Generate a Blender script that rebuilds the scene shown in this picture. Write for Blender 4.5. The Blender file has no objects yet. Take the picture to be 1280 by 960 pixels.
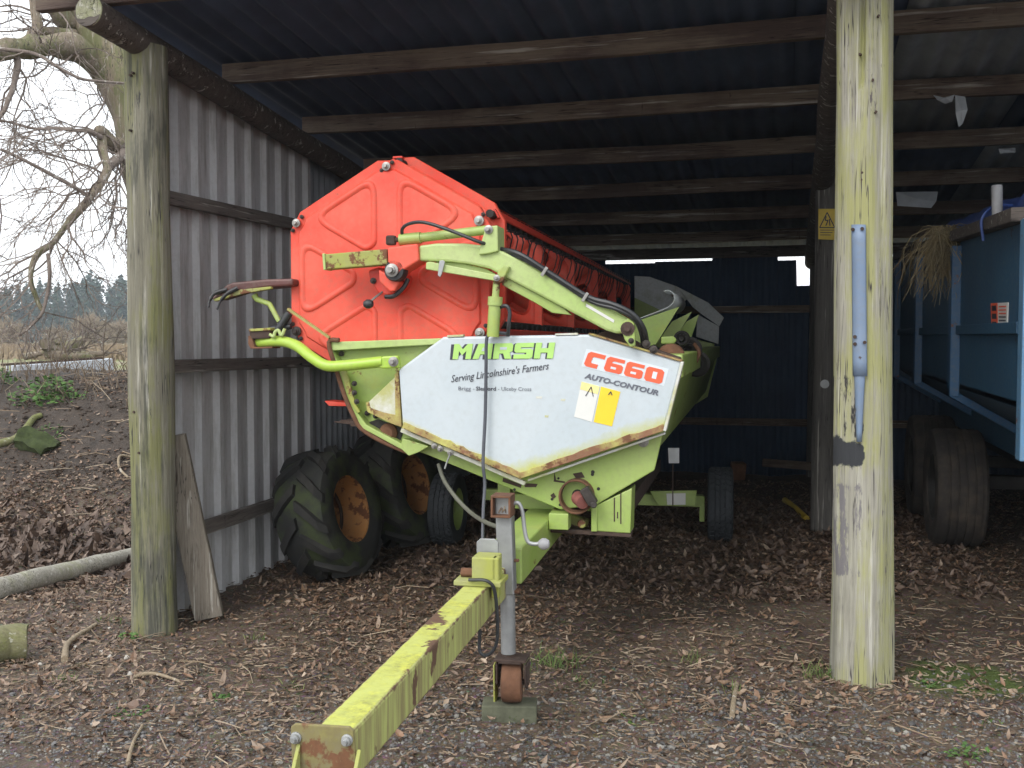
import bpy, bmesh, math, random
import numpy as np
from mathutils import Vector, Matrix, noise
random.seed(11); RNG = np.random.default_rng(5)
R = math.radians
scene = bpy.context.scene
C = scene.collection
# ------------------------------------------------------------------ camera, sky, sun, exposure
CAMZ = 1.6; YAW = R(15.5); PITCH = R(2.52); FPX = 1250.0
cd = bpy.data.cameras.new('camera'); cam = bpy.data.objects.new('camera', cd); C.objects.link(cam)
cam.location = (0, 0, CAMZ); cam.rotation_euler = (R(90) - PITCH, 0, YAW)
cd.sensor_width = 36; cd.lens = 36 * FPX / 1280; cd.clip_start = 0.05; cd.clip_end = 3000
scene.camera = cam
SUN_EL = 42; SUN_AZ = 200            # compass bearing of the sun, clockwise from +Y
w = bpy.data.worlds.new('World'); scene.world = w; w.use_nodes = True
wn = w.node_tree; bg = wn.nodes['Background']
sky = wn.nodes.new('ShaderNodeTexSky'); sky.sky_type = 'NISHITA'; sky.sun_disc = False
sky.sun_elevation = R(SUN_EL); sky.sun_rotation = R(SUN_AZ); sky.air_density = 1.0; sky.dust_density = 4.0; sky.ozone_density = 1.0
hs = wn.nodes.new('ShaderNodeHueSaturation'); hs.inputs['Saturation'].default_value = 0.35
mixw = wn.nodes.new('ShaderNodeMixRGB'); mixw.inputs[0].default_value = 0.8
cl = wn.nodes.new('ShaderNodeTexNoise'); cl.inputs['Scale'].default_value = 2.2; cl.inputs['Detail'].default_value = 5
cr = wn.nodes.new('ShaderNodeValToRGB')
cr.color_ramp.elements[0].position = 0.3; cr.color_ramp.elements[0].color = (8.6, 8.95, 9.4, 1)
cr.color_ramp.elements[1].position = 0.7; cr.color_ramp.elements[1].color = (10.5, 10.8, 11.1, 1)
L = wn.links.new
L(sky.outputs[0], hs.inputs['Color']); L(cl.outputs['Fac'], cr.inputs[0])
L(hs.outputs[0], mixw.inputs[1]); L(cr.outputs[0], mixw.inputs[2]); L(mixw.outputs[0], bg.inputs['Color'])
bg.inputs['Strength'].default_value = 0.13
sd = bpy.data.lights.new('sun', 'SUN'); sun = bpy.data.objects.new('sun', sd); C.objects.link(sun)
sd.energy = 0.9; sd.angle = R(25); sd.color = (1.0, 0.97, 0.92)
az = R(SUN_AZ); el = R(SUN_EL)
sdir = Vector((math.sin(az) * math.cos(el), math.cos(az) * math.cos(el), math.sin(el)))
sun.rotation_euler = sdir.to_track_quat('Z', 'Y').to_euler(); sun.location = (0, -6, 12)
vs = scene.view_settings; vs.view_transform = 'Standard'; vs.look = 'None'; vs.gamma = 1.0; vs.exposure = 0.72
vs.use_curve_mapping = False

# ------------------------------------------------------------------ measuring helpers (photo pixel -> real place)
CAMM = Matrix.Rotation(YAW, 3, 'Z') @ Matrix.Rotation(R(90) - PITCH, 3, 'X')
CAMP = Vector((0, 0, CAMZ))
def ray(px, py): return CAMM @ Vector(((px - 640) / FPX, -(py - 480) / FPX, -1.0))
def hit(px, py, p, n):
    d = ray(px, py); return CAMP + d * ((Vector(p) - CAMP).dot(n) / d.dot(n))
def onz(px, py, z=0.0): return hit(px, py, (0, 0, z), Vector((0, 0, 1)))
def onx(px, py, x): return hit(px, py, (x, 0, 0), Vector((1, 0, 0)))
def ony(px, py, y): return hit(px, py, (0, y, 0), Vector((0, 1, 0)))
def ondist(px, py, D): return CAMP + ray(px, py) * D
class Frame:                      # a frame turned about the vertical: u across, v along, origin under the camera
    def __init__(s, ang): s.m = Matrix.Rotation(ang, 3, 'Z'); s.U = s.m @ Vector((1,0,0)); s.V = s.m @ Vector((0,1,0)); s.ang = ang
    def at(s, px, py, v): return hit(px, py, s.V * v, s.V)
    def p(s, u, v, z): return s.U * u + s.V * v + Vector((0, 0, z))
    def uv(s, P): return P.dot(s.U), P.dot(s.V), P.z
HF = Frame(R(15.5 - 13.3)); TF = Frame(R(15.5 - 11.65))
Z = Vector((0, 0, 1))

def sstep(a, b, x):
    t = min(1, max(0, (x - a) / (b - a))); return t * t * (3 - 2 * t)
def gh(x, y):
    """height of the ground"""
    z = -0.065 * sstep(0.3, -3.2, x) * (1 - sstep(6.5, 9, y))
    m = sstep(-3.75, -4.5, x) 
    s = y - 0.28 * (x + 5)
    bank = 1.20 * sstep(5.9, 9.8, s) * (0.82 + 0.18 * sstep(5.6, 10.2, s))
    z += m * bank
    z = z * (1 - sstep(12.5, 15, y)) + (.98 * sstep(12.5, 15, y)) if x > -3.75 else z * (1 - sstep(10.6, 13, y)) + .98 * sstep(10.6, 13, y)
    if abs(x) < 30 and y < 40:
        z += 0.035 * noise.noise((x * .9, y * .9, 3)) + 0.018 * noise.noise((x * 3.1, y * 3.1, 7)) + .010 * noise.noise((x * 8.1, y * 8.1, 9))
        z += m * (0.06 * noise.noise((x * 1.9, y * 1.9, 13)) + 0.035 * noise.noise((x * 5.3, y * 5.3, 17)))
        z += 0.05 * math.exp(-((x + 1.0) ** 2) / 3 - ((y - 7.2) ** 2) / 1.5)
    return z

def gp(px, py, lift=0.0, it=7):
    """where the sight line through a pixel meets the real ground"""
    d = ray(px, py); t = 2.5
    while t < 60:
        p = CAMP + d*t
        if p.z <= gh(p.x, p.y): break
        t += .02
    p = CAMP + d*t; return Vector((p.x, p.y, gh(p.x, p.y) + lift))
# ------------------------------------------------------------------ materials
MATS = {}
def nodes(name):
    m = bpy.data.materials.new(name); m.use_nodes = True; nt = m.node_tree
    return m, nt, nt.nodes['Principled BSDF']
def rgb(nt, c):
    n = nt.nodes.new('ShaderNodeRGB'); n.outputs[0].default_value = (*c, 1); return n.outputs[0]
def coords(nt, scale=(1, 1, 1)):
    tc = nt.nodes.new('ShaderNodeTexCoord'); mp = nt.nodes.new('ShaderNodeMapping'); mp.inputs['Scale'].default_value = scale
    nt.links.new(tc.outputs['Object'], mp.inputs[0]); return mp.outputs[0]
def noi(nt, vec, scale, detail=5, rough=.6):
    n = nt.nodes.new('ShaderNodeTexNoise'); n.inputs['Scale'].default_value = scale; n.inputs['Detail'].default_value = detail
    n.inputs['Roughness'].default_value = rough
    if vec: nt.links.new(vec, n.inputs['Vector'])
    return n.outputs['Fac']
def ramp(nt, fac, a, b, ca=(0,0,0), cb=(1,1,1)):
    r = nt.nodes.new('ShaderNodeValToRGB'); e = r.color_ramp.elements
    e[0].position = a; e[0].color = (*ca, 1); e[1].position = b; e[1].color = (*cb, 1)
    nt.links.new(fac, r.inputs[0]); return r.outputs[0]
def mix(nt, fac, a, b, typ='MIX'):
    n = nt.nodes.new('ShaderNodeMixRGB'); n.blend_type = typ
    for s, v in ((0, fac), (1, a), (2, b)):
        if isinstance(v, (int, float)): n.inputs[s].default_value = v if s == 0 else (v, v, v, 1)
        elif isinstance(v, tuple): n.inputs[s].default_value = (*v, 1)
        else: nt.links.new(v, n.inputs[s])
    return n.outputs[0]
def bump(nt, bs, h, strength=.3, dist=.01):
    b = nt.nodes.new('ShaderNodeBump'); b.inputs['Strength'].default_value = strength; b.inputs['Distance'].default_value = dist
    nt.links.new(h, b.inputs['Height']); nt.links.new(b.outputs[0], bs.inputs['Normal'])
def plain(name, c, rough=.6, metal=0.0, var=.25, scale=9, bumps=.15):
    m, nt, bs = nodes(name); v = coords(nt)
    n = noi(nt, v, scale)
    col = mix(nt, ramp(nt, n, .3, .75), tuple(x * (1 - var) for x in c), tuple(min(1, x * (1 + var * .6)) for x in c))
    nt.links.new(col, bs.inputs['Base Color']); bs.inputs['Roughness'].default_value = rough; bs.inputs['Metallic'].default_value = metal
    if bumps: bump(nt, bs, noi(nt, v, scale * 6, 3), bumps, .004)
    MATS[name] = m; return m
def paint(name, c, fade, rust=.63, algae=None, rough=.45, rustcol=(.10, .045, .022), alg=.55, streak=False, mott=.25, edge=None):
    """weathered machine paint: faded patches, rust spots where it has flaked, algae film"""
    m, nt, bs = nodes(name); v = coords(nt)
    n1 = noi(nt, v, 2.2, 6); n2 = noi(nt, v, 14, 6, .7)
    col = mix(nt, ramp(nt, n1, .35, .7), c, fade)
    col = mix(nt, ramp(nt, noi(nt, v, 38, 4), .45, .75), col, mix(nt, mott, col, (.2, .18, .12)))
    if algae:
        av = coords(nt, (14, 14, 1.5)) if streak else v
        n3 = noi(nt, av, 3 if not streak else 1.2, 7, .7)
        col = mix(nt, ramp(nt, n3, alg - .1, alg + .08), col, algae)
    if edge:      # grime that has crept up from the lower rims: (point, inward normal, depth, colour)
        for (pt, nr, dep, ec) in edge:
            sb = nt.nodes.new('ShaderNodeVectorMath'); sb.operation = 'SUBTRACT'; nt.links.new(v, sb.inputs[0]); sb.inputs[1].default_value = pt
            dt = nt.nodes.new('ShaderNodeVectorMath'); dt.operation = 'DOT_PRODUCT'; nt.links.new(sb.outputs[0], dt.inputs[0]); dt.inputs[1].default_value = nr
            mr = nt.nodes.new('ShaderNodeMapRange'); mr.inputs[1].default_value = dep; mr.inputs[2].default_value = 0; nt.links.new(dt.outputs['Value'], mr.inputs[0])
            col = mix(nt, ramp(nt, mix(nt, .5, mr.outputs[0], mix(nt, .5, noi(nt, v, 5, 4), noi(nt, v, 30, 5, .8))), .46, .68), col, ec)
    rs = ramp(nt, mix(nt, .55, n2, noi(nt, v, 4.2, 5)), rust, rust + .03)
    col = mix(nt, rs, col, mix(nt, noi(nt, v, 50), rustcol, tuple(x * 2.1 for x in rustcol)))
    nt.links.new(col, bs.inputs['Base Color'])
    rr = mix(nt, rs, rough, .9); nt.links.new(rr, bs.inputs['Roughness'])
    bump(nt, bs, mix(nt, .5, n2, rs), .12, .004)
    MATS[name] = m; return m
def wood(name, c1, c2, green=None, galg=.5, tar=False, grain=(9, 9, .55), dark=(.05, .04, .032), amt=.6, blot=False):
    m, nt, bs = nodes(name)
    v = coords(nt, grain); vo = coords(nt)
    n1 = noi(nt, v, 3.0, 8, .7); n2 = noi(nt, v, 9.0, 6, .7); n3 = noi(nt, vo, 1.6, 5)
    col = mix(nt, ramp(nt, n1, .3, .7), c1, c2)
    col = mix(nt, ramp(nt, n2, .58, .72), col, mix(nt, .55, col, dark))
    gx = tuple(g_*3.2 if g_ > 2 else g_*1.6 for g_ in grain); nfine = noi(nt, coords(nt, gx), 3.0, 4, .7)
    col = mix(nt, ramp(nt, nfine, .35, .62), mix(nt, .38, col, dark), col)
    col = mix(nt, ramp(nt, noi(nt, coords(nt, gx), 1.3, 4), .6, .66), col, mix(nt, .5, col, (.62, .60, .54)))
    if green:
        g = ramp(nt, mix(nt, .55, n3, noi(nt, v, 1.4, 7, .75)), galg - .045, galg + .05)
        col = mix(nt, mix(nt, 1, g, (amt, amt, amt), 'MULTIPLY'), col, green)
    ck = noi(nt, coords(nt, tuple(g_*1.5 if g_ > 2 else g_*.7 for g_ in grain)), 2.0, 3, .6)
    a1 = nt.nodes.new('ShaderNodeMath'); a1.operation = 'SUBTRACT'; nt.links.new(ck, a1.inputs[0]); a1.inputs[1].default_value = .5
    a2 = nt.nodes.new('ShaderNodeMath'); a2.operation = 'ABSOLUTE'; nt.links.new(a1.outputs[0], a2.inputs[0])
    crk = mix(nt, 1.0, ramp(nt, a2.outputs[0], .004, .014, (1, 1, 1), (0, 0, 0)), ramp(nt, noi(nt, vo, 2.6, 4), .45, .55), 'MULTIPLY')
    col = mix(nt, crk, col, tuple(x*.5 for x in dark))
    n4 = noi(nt, coords(nt, (7, 7, 1.2)), 2.1, 6, .75)
    col = mix(nt, ramp(nt, n4, .64, .68), col, dark)
    if blot: col = mix(nt, ramp(nt, mix(nt, .6, noi(nt, coords(nt, (1.5, 1.5, .8)), 1.7, 5), noi(nt, v, 2.2, 6, .75)), .50, .58), col, mix(nt, .72, col, (.04, .043, .036)))
    if tar:
        sep = nt.nodes.new('ShaderNodeSeparateXYZ'); nt.links.new(vo, sep.inputs[0])
        def band(z0, z1, thr, sx=(8, 8, 1.5)):
            a = nt.nodes.new('ShaderNodeMapRange'); a.inputs[1].default_value = z0 - .12; a.inputs[2].default_value = z0 + .03
            b = nt.nodes.new('ShaderNodeMapRange'); b.inputs[1].default_value = z1 + .15; b.inputs[2].default_value = z1 - .03
            nt.links.new(sep.outputs[2], a.inputs[0]); nt.links.new(sep.outputs[2], b.inputs[0])
            ml = nt.nodes.new('ShaderNodeMath'); ml.operation = 'MULTIPLY'; nt.links.new(a.outputs[0], ml.inputs[0]); nt.links.new(b.outputs[0], ml.inputs[1])
            xm = nt.nodes.new('ShaderNodeMapRange'); xm.inputs[1].default_value = tar[1] + .05; xm.inputs[2].default_value = tar[1] - .03
            nt.links.new(sep.outputs[0], xm.inputs[0])
            m2 = nt.nodes.new('ShaderNodeMath'); m2.operation = 'MULTIPLY'; nt.links.new(ml.outputs[0], m2.inputs[0]); nt.links.new(xm.outputs[0], m2.inputs[1])
            nn = noi(nt, coords(nt, sx), 2.4, 6, .75)
            ad = nt.nodes.new('ShaderNodeMath'); ad.operation = 'MULTIPLY_ADD'; ad.inputs[1].default_value = .45
            hf = nt.nodes.new('ShaderNodeMath'); hf.operation = 'MULTIPLY'; hf.inputs[1].default_value = .5; nt.links.new(nn, hf.inputs[0])
            nt.links.new(m2.outputs[0], ad.inputs[0]); nt.links.new(hf.outputs[0], ad.inputs[2])
            return ramp(nt, ad.outputs[0], thr/2, thr/2 + .03)
        zc = tar[0]
        col = mix(nt, band(zc - .55, zc - .08, 1.38), col, (.16, .15, .155))
        col = mix(nt, band(zc - .02, zc + .10, 1.18, (3, 3, 3)), col, (.028, .03, .034))
        col = mix(nt, band(zc + .1, zc + .42, 1.42), col, (.03, .028, .028))
    nt.links.new(col, bs.inputs['Base Color']); bs.inputs['Roughness'].default_value = .85
    bump(nt, bs, mix(nt, .5, nfine, n2), .7, .012)
    MATS[name] = m; return m
def rubber(name, c=(.022, .022, .023), moss=None, thr=.56, dust=(.09, .075, .06)):
    m, nt, bs = nodes(name); v = coords(nt)
    col = mix(nt, ramp(nt, noi(nt, v, 6, 6), .45, .75), c, dust)
    if moss: col = mix(nt, ramp(nt, noi(nt, v, 3.4, 7, .65), thr - .06, thr + .06), col, moss)
    nt.links.new(col, bs.inputs['Base Color']); bs.inputs['Roughness'].default_value = .8
    bump(nt, bs, noi(nt, v, 60, 3), .2, .003); MATS[name] = m; return m
def islands(name, cols, rough=.85, transl=False):
    m, nt, bs = nodes(name); g = nt.nodes.new('ShaderNodeNewGeometry')
    r = nt.nodes.new('ShaderNodeValToRGB'); r.color_ramp.interpolation = 'LINEAR'
    e = r.color_ramp.elements; n = len(cols)
    e[0].position = 0; e[0].color = (*cols[0], 1); e[1].position = 1; e[1].color = (*cols[-1], 1)
    for i in range(1, n - 1): k = e.new(i / (n - 1)); k.color = (*cols[i], 1)
    nt.links.new(g.outputs['Random Per Island'], r.inputs[0])
    v = coords(nt); col = mix(nt, ramp(nt, noi(nt, v, 45, 3), .3, .8), mix(nt, .35, r.outputs[0], (.02, .015, .01)), r.outputs[0])
    nt.links.new(col, bs.inputs['Base Color']); bs.inputs['Roughness'].default_value = rough
    MATS[name] = m; return m

paint('lime', (.285, .41, .08), (.375, .46, .16), rust=.605, algae=(.36, .40, .08), alg=.68)
paint('lime_pale', (.355, .49, .14), (.44, .53, .22), rust=.66, algae=(.36, .40, .08), alg=.7)
paint('lime_bright', (.36, .56, .05), (.40, .57, .09), rust=.72, rough=.38)
paint('lime_mossy', (.28, .29, .11), (.38, .39, .16), rust=.53, algae=(.33, .35, .075), alg=.50, rough=.85, mott=.45)
paint('red', (.68, .045, .021), (.80, .13, .080), rust=.67, rough=.55, rustcol=(.20, .05, .03), mott=.22)
paint('red_old', (.60, .035, .018), (.68, .06, .035), rust=.7, rough=.5)
paint('white_shield', (.64, .70, .73), (.68, .735, .76), rust=.80, rough=.35, mott=.05)
paint('white_dirty', (.55, .56, .52), (.66, .66, .62), rust=.62, algae=(.42, .42, .16), alg=.56, rough=.6)
paint('white_far', (.55, .59, .60), (.66, .69, .70), rust=.66, algae=(.40, .43, .34), alg=.62, rough=.6)
paint('shield_edge', (.20, .095, .05), (.32, .17, .10), rust=.52, algae=(.50, .50, .14), alg=.55, rough=.85)
paint('blue_paint', (.010, .060, .125), (.018, .085, .16), rust=.62, rough=.5)
paint('blue_rib', (.018, .085, .19), (.028, .11, .23), rust=.60, rough=.5)
paint('blue_light', (.075, .19, .33), (.12, .25, .40), rust=.58, rough=.5)
paint('blue_guard', (.13, .19, .29), (.19, .25, .35), rust=.62, rough=.55, rustcol=(.05, .04, .04))
paint('maroon', (.075, .025, .022), (.13, .045, .04), rust=.6, algae=(.28, .33, .06), alg=.66)
paint('orange_rim', (.36, .15, .035), (.43, .21, .07), rust=.50, rustcol=(.09, .035, .014), rough=.8)
paint('hitch_olive', (.15, .12, .06), (.22, .19, .08), rust=.50, algae=(.30, .29, .07), alg=.60, rough=.9, mott=.6)
plain('trough_grey', (.55, .59, .64), .5, 0, .15, 6)
plain('rust', (.16, .075, .04), .9, 0, .45, 14, .4)
plain('rust_dark', (.07, .045, .035), .9, 0, .45, 14, .4)
plain('galv', (.36, .37, .37), .5, .55, .25, 10)
plain('bolt', (.34, .33, .31), .42, .8, .35, 30)
plain('bolt_dark', (.06, .05, .045), .6, .5, .4, 30)
plain('black_plastic', (.018, .018, .02), .5, 0, .3, 10)
plain('hose', (.03, .032, .035), .45, 0, .3, 20)
plain('cable', (.07, .075, .09), .5, 0, .2, 20)
plain('olive_hose', (.13, .13, .10), .6, 0, .2, 20)
plain('grip', (.33, .33, .34), .6, 0, .2, 20)
paint('sheet_grey', (.50, .50, .515), (.60, .60, .61), rust=.70, algae=(.34, .335, .32), alg=.60, streak=True, rough=.55, mott=.15)
plain('sheet_grey_blue', (.38, .40, .43), .55, .15, .25, 5)
plain('roof_sheet', (.05, .075, .14), .7, .0, .3, 3)
plain('roof_sheet_pale', (.30, .33, .37), .7, .0, .3, 3)
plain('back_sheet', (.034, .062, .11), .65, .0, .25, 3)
plain('yellow', (.80, .58, .03), .5, 0, .08, 6, 0)
plain('sticker_white', (.68, .68, .65), .5, 0, .05, 6, 0)
plain('sticker_fade', (.80, .70, .30), .5, 0, .15, 12, 0)
plain('print_black', (.035, .035, .05), .5, 0, .2, 20, 0)
plain('print_grey', (.13, .14, .17), .5, 0, .25, 20, 0)
plain('print_green', (.40, .66, .17), .5, 0, .08, 14, 0)
plain('print_red', (.80, .12, .05), .45, 0, .14, 14, 0)
plain('print_ghost', (.62, .68, .72), .5, 0, .08, 14, 0)
plain('sign_yellow', (.62, .45, .06), .6, 0, .2, 10)
plain('paper', (.70, .72, .74), .7, 0, .15, 10)
plain('plastic_film', (.42, .46, .50), .5, 0, .2, 10)
plain('red_plastic', (.55, .04, .03), .4, 0, .15, 10)
plain('lamp_glass', (.75, .75, .75), .12, .2, .1, 10, 0)
plain('tarp', (.03, .07, .26), .5, 0, .3, 10)
plain('dull_red', (.24, .08, .065), .7, 0, .3, 14)
plain('strap', (.38, .34, .12), .8, 0, .2, 20)
plain('dark_metal', (.03, .028, .026), .7, .3, .4, 12)
plain('concrete_moss', (.10, .115, .045), .95, 0, .5, 12, .6)
plain('block_side', (.11, .115, .075), .95, 0, .4, 14, .6)
plain('pebble_white', (.45, .42, .37), .7, 0, .2, 20)
plain('moss', (.045, .062, .018), .95, 0, .5, 25, .8)
wood('post_left', (.15, .14, .10), (.28, .265, .20), (.17, .175, .055), .51, dark=(.055, .052, .05), amt=.75, blot=True)
wood('post_pale', (.3, .3, .3), (.4, .4, .4))
wood('post_grey', (.085, .08, .072), (.135, .125, .115), None, dark=(.035, .03, .03))
wood('timber_dark', (.075, .062, .055), (.125, .105, .09), None, grain=(.8, 6, 6), dark=(.03, .02, .018))
wood('purlin', (.13, .10, .075), (.21, .165, .12), (.06, .035, .03), .52, grain=(.55, 8, 8), dark=(.05, .025, .02), amt=.8)
wood('girt', (.13, .112, .10), (.22, .195, .175), None, grain=(8, .6, 8), dark=(.03, .025, .022))
wood('plank', (.19, .16, .125), (.30, .265, .215), (.17, .17, .08), .6, grain=(10, 10, .8), dark=(.06, .045, .035), amt=.5)
wood('log_pale', (.30, .285, .235), (.40, .385, .33), (.25, .26, .13), .56, grain=(.8, 9, 9), dark=(.12, .10, .08), amt=.6)
wood('log_green', (.16, .155, .075), (.24, .225, .12), (.14, .16, .04), .5, grain=(.8, 9, 9), dark=(.06, .05, .03), amt=.7)
wood('log_end', (.30, .29, .22), (.40, .39, .31), (.22, .24, .09), .5, grain=(6, 6, 6), amt=.6)
wood('bark', (.19, .15, .11), (.30, .245, .18), (.11, .125, .04), .52, grain=(5, 5, 1.6), dark=(.05, .04, .03), amt=.75)
wood('twig', (.16, .125, .105), (.22, .18, .15), None, grain=(3, 3, 3), dark=(.09, .07, .06))
wood('stick', (.26, .20, .13), (.36, .29, .20), None, grain=(6, 6, 6), dark=(.12, .09, .06))
rubber('rubber'); rubber('rubber_black', (.018, .018, .018), dust=(.042, .04, .034)); rubber('rubber_moss', (.02, .021, .02), moss=(.045, .06, .022), thr=.55, dust=(.04, .042, .032)); rubber('rubber_brown', (.035, .03, .027), dust=(.10, .08, .06))
rubber('rubber_road', (.028, .033, .038), dust=(.045, .05, .055))
islands('leaf', [(.05, .027, .016), (.17, .095, .056), (.30, .19, .118), (.085, .048, .032), (.37, .26, .175), (.20, .125, .08), (.47, .365, .27), (.12, .072, .05), (.27, .155, .092), (.06, .036, .026), (.36, .25, .18)], .55)
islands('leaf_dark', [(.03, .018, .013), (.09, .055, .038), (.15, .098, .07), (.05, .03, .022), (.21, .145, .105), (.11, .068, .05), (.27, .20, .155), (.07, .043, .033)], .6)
islands('straw', [(.13, .09, .06), (.30, .22, .14), (.20, .14, .10), (.42, .34, .24), (.10, .07, .05)])
islands('gravel', [(.05, .05, .053), (.12, .115, .115), (.19, .18, .175), (.08, .078, .078), (.36, .34, .30), (.10, .10, .11)], .45)
islands('clod', [(.025, .017, .012), (.06, .042, .03), (.04, .028, .02), (.085, .06, .045)], .95)
islands('hay', [(.20, .15, .08), (.40, .32, .18), (.28, .22, .12), (.50, .42, .26)])
islands('grass', [(.06, .13, .02), (.13, .20, .05), (.09, .15, .03), (.24, .25, .10)])
islands('ivy', [(.05, .12, .025), (.10, .20, .04), (.07, .15, .03)])
islands('conifer', [(.018, .045, .035), (.032, .07, .05), (.024, .055, .045), (.045, .08, .05)])
islands('reed', [(.20, .15, .10), (.30, .23, .15), (.24, .18, .12)])

def ground_mat():
    m, nt, bs = nodes('soil'); v = coords(nt)
    n1 = noi(nt, v, 1.3, 6); n2 = noi(nt, v, 9, 8, .7); n3 = noi(nt, v, 55, 4)
    col = mix(nt, ramp(nt, n2, .3, .72), (.034, .022, .015), (.12, .083, .056))
    col = mix(nt, ramp(nt, n1, .42, .66), col, mix(nt, .45, col, (.17, .122, .085)))
    vor = nt.nodes.new('ShaderNodeTexVoronoi'); vor.inputs['Scale'].default_value = 42; nt.links.new(v, vor.inputs['Vector'])
    col = mix(nt, ramp(nt, n3, .5, .7), col, mix(nt, .5, col, mix(nt, .7, vor.outputs['Color'], (.12, .08, .05))))
    g = mix(nt, .5, noi(nt, v, .9, 5), noi(nt, v, 7, 5))
    # moss patches on the trodden ground beside the pale post
    sep = nt.nodes.new('ShaderNodeSeparateXYZ'); nt.links.new(v, sep.inputs[0])
    def near(cx, cy, r):
        d = nt.nodes.new('ShaderNodeVectorMath'); d.operation = 'DISTANCE'; nt.links.new(v, d.inputs[0]); d.inputs[1].default_value = (cx, cy, 0)
        mr = nt.nodes.new('ShaderNodeMapRange'); mr.inputs[1].default_value = r; mr.inputs[2].default_value = 0; nt.links.new(d.outputs['Value'], mr.inputs[0]); return mr.outputs[0]
    P = onz(1200, 850)
    moss = ramp(nt, mix(nt, .5, near(P.x, P.y, .55), g), .48, .56)
    col = mix(nt, moss, col, mix(nt, n3, (.035, .05, .012), (.10, .14, .03)))
    # the raw earth of the bank
    bz_ = nt.nodes.new('ShaderNodeMapRange'); bz_.inputs[1].default_value = .15; bz_.inputs[2].default_value = .45; nt.links.new(sep.outputs[2], bz_.inputs[0])
    col = mix(nt, bz_.outputs[0], col, mix(nt, ramp(nt, n2, .3, .72), (.020, .014, .010), (.072, .052, .038)))
    # the field behind the bank: rough pale grass
    fy = nt.nodes.new('ShaderNodeMapRange'); fy.inputs[1].default_value = 13; fy.inputs[2].default_value = 16; nt.links.new(sep.outputs[1], fy.inputs[0])
    col = mix(nt, fy.outputs[0], col, mix(nt, ramp(nt, noi(nt, v, .25, 5), .4, .6), (.20, .15, .095), (.17, .19, .06)))
    nt.links.new(col, bs.inputs['Base Color']); bs.inputs['Roughness'].default_value = .72
    bump(nt, bs, mix(nt, .5, n2, n3), .8, .03); MATS['soil'] = m
ground_mat()

# ------------------------------------------------------------------ mesh builder
class MB:
    def __init__(s): s.v = []; s.f = []
    def add(s, vs, fs):
        o = len(s.v); s.v += [Vector(x) for x in vs]; s.f += [tuple(i + o for i in f) for f in fs]; return s
    def obox(s, c, ax, ay, az):
        c = Vector(c); vs = [c + ax * i + ay * j + az * k for k in (-1, 1) for j in (-1, 1) for i in (-1, 1)]
        return s.add(vs, [(0,2,3,1),(4,5,7,6),(0,1,5,4),(2,6,7,3),(0,4,6,2),(1,3,7,5)])
    def box(s, c, sz, rz=0.0, fr=None):
        m = Matrix.Rotation(rz, 3, 'Z'); 
        return s.obox(c, m @ Vector((sz[0]/2,0,0)), m @ Vector((0,sz[1]/2,0)), Vector((0,0,sz[2]/2)))
    def bar(s, a, b, wd, ht, up=Z):
        a = Vector(a); b = Vector(b); d = (b - a); l = d.length; d.normalize()
        sd_ = d.cross(up); 
        if sd_.length < 1e-4: sd_ = d.cross(Vector((1, 0, 0)))
        sd_.normalize(); u2 = sd_.cross(d).normalized()
        return s.obox((a + b) / 2, d * (l / 2), sd_ * (wd / 2), u2 * (ht / 2))
    def prism(s, pts, ext):
        pts = [Vector(p) for p in pts]; e = Vector(ext); n = len(pts)
        return s.add(pts + [p + e for p in pts], [tuple(range(n)), tuple(range(2*n-1, n-1, -1))] + [(i, n+i, n+(i+1)%n, (i+1)%n) for i in range(n)])
    def tube(s, pts, r, n=8, cap=True):
        pts = [Vector(p) for p in pts]; k = len(pts)
        rs = list(r) if isinstance(r, (list, tuple)) else [r] * k
        t0 = (pts[1] - pts[0]).normalized(); u = t0.orthogonal().normalized(); vs = []; fs = []
        for i, p in enumerate(pts):
            t = (pts[min(i+1, k-1)] - pts[max(i-1, 0)]).normalized()
            u = (u - t * u.dot(t)).normalized(); q = t.cross(u)
            for j in range(n):
                a = 2 * math.pi * j / n; vs.append(p + (u * math.cos(a) + q * math.sin(a)) * rs[i])
        for i in range(k - 1):
            for j in range(n):
                fs.append((i*n+j, i*n+(j+1)%n, (i+1)*n+(j+1)%n, (i+1)*n+j))
        if cap: fs += [tuple(range(n-1, -1, -1)), tuple(range((k-1)*n, k*n))]
        return s.add(vs, fs)
    def lathe(s, M, prof, n=32, closed=False, caps=False):
        """profile of (radius, along) turned about the local X axis of matrix M"""
        vs = []; fs = []; k = len(prof)
        for j in range(n):
            a = 2 * math.pi * j / n
            for (r, x) in prof: vs.append(M @ Vector((x, r * math.cos(a), r * math.sin(a))))
        for j in range(n):
            j2 = (j + 1) % n
            for i in range(k if closed else k - 1):
                i2 = (i + 1) % k; fs.append((j*k+i, j*k+i2, j2*k+i2, j2*k+i))
        if caps and not closed:
            if prof[0][0] > 1e-5: fs.append(tuple(j*k for j in range(n)))
            if prof[-1][0] > 1e-5: fs.append(tuple(j*k+k-1 for j in range(n-1, -1, -1)))
        return s.add(vs, fs)
    def cyl(s, a, b, r, n=16, r2=None): return s.tube([a, b], [r, r if r2 is None else r2], n)
    def mesh(s, name, M=None):
        me = bpy.data.meshes.new(name); vs = [M @ v for v in s.v] if M is not None else s.v
        me.from_pydata([tuple(v) for v in vs], [], s.f)
        bm = bmesh.new(); bm.from_mesh(me); bmesh.ops.recalc_face_normals(bm, faces=bm.faces); bm.to_mesh(me); bm.free()
        me.update(); return me
def smooth(me, ang=40):
    me.polygons.foreach_set('use_smooth', [True] * len(me.polygons))
    try: me.set_sharp_from_angle(angle=R(ang))
    except Exception: pass
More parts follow.
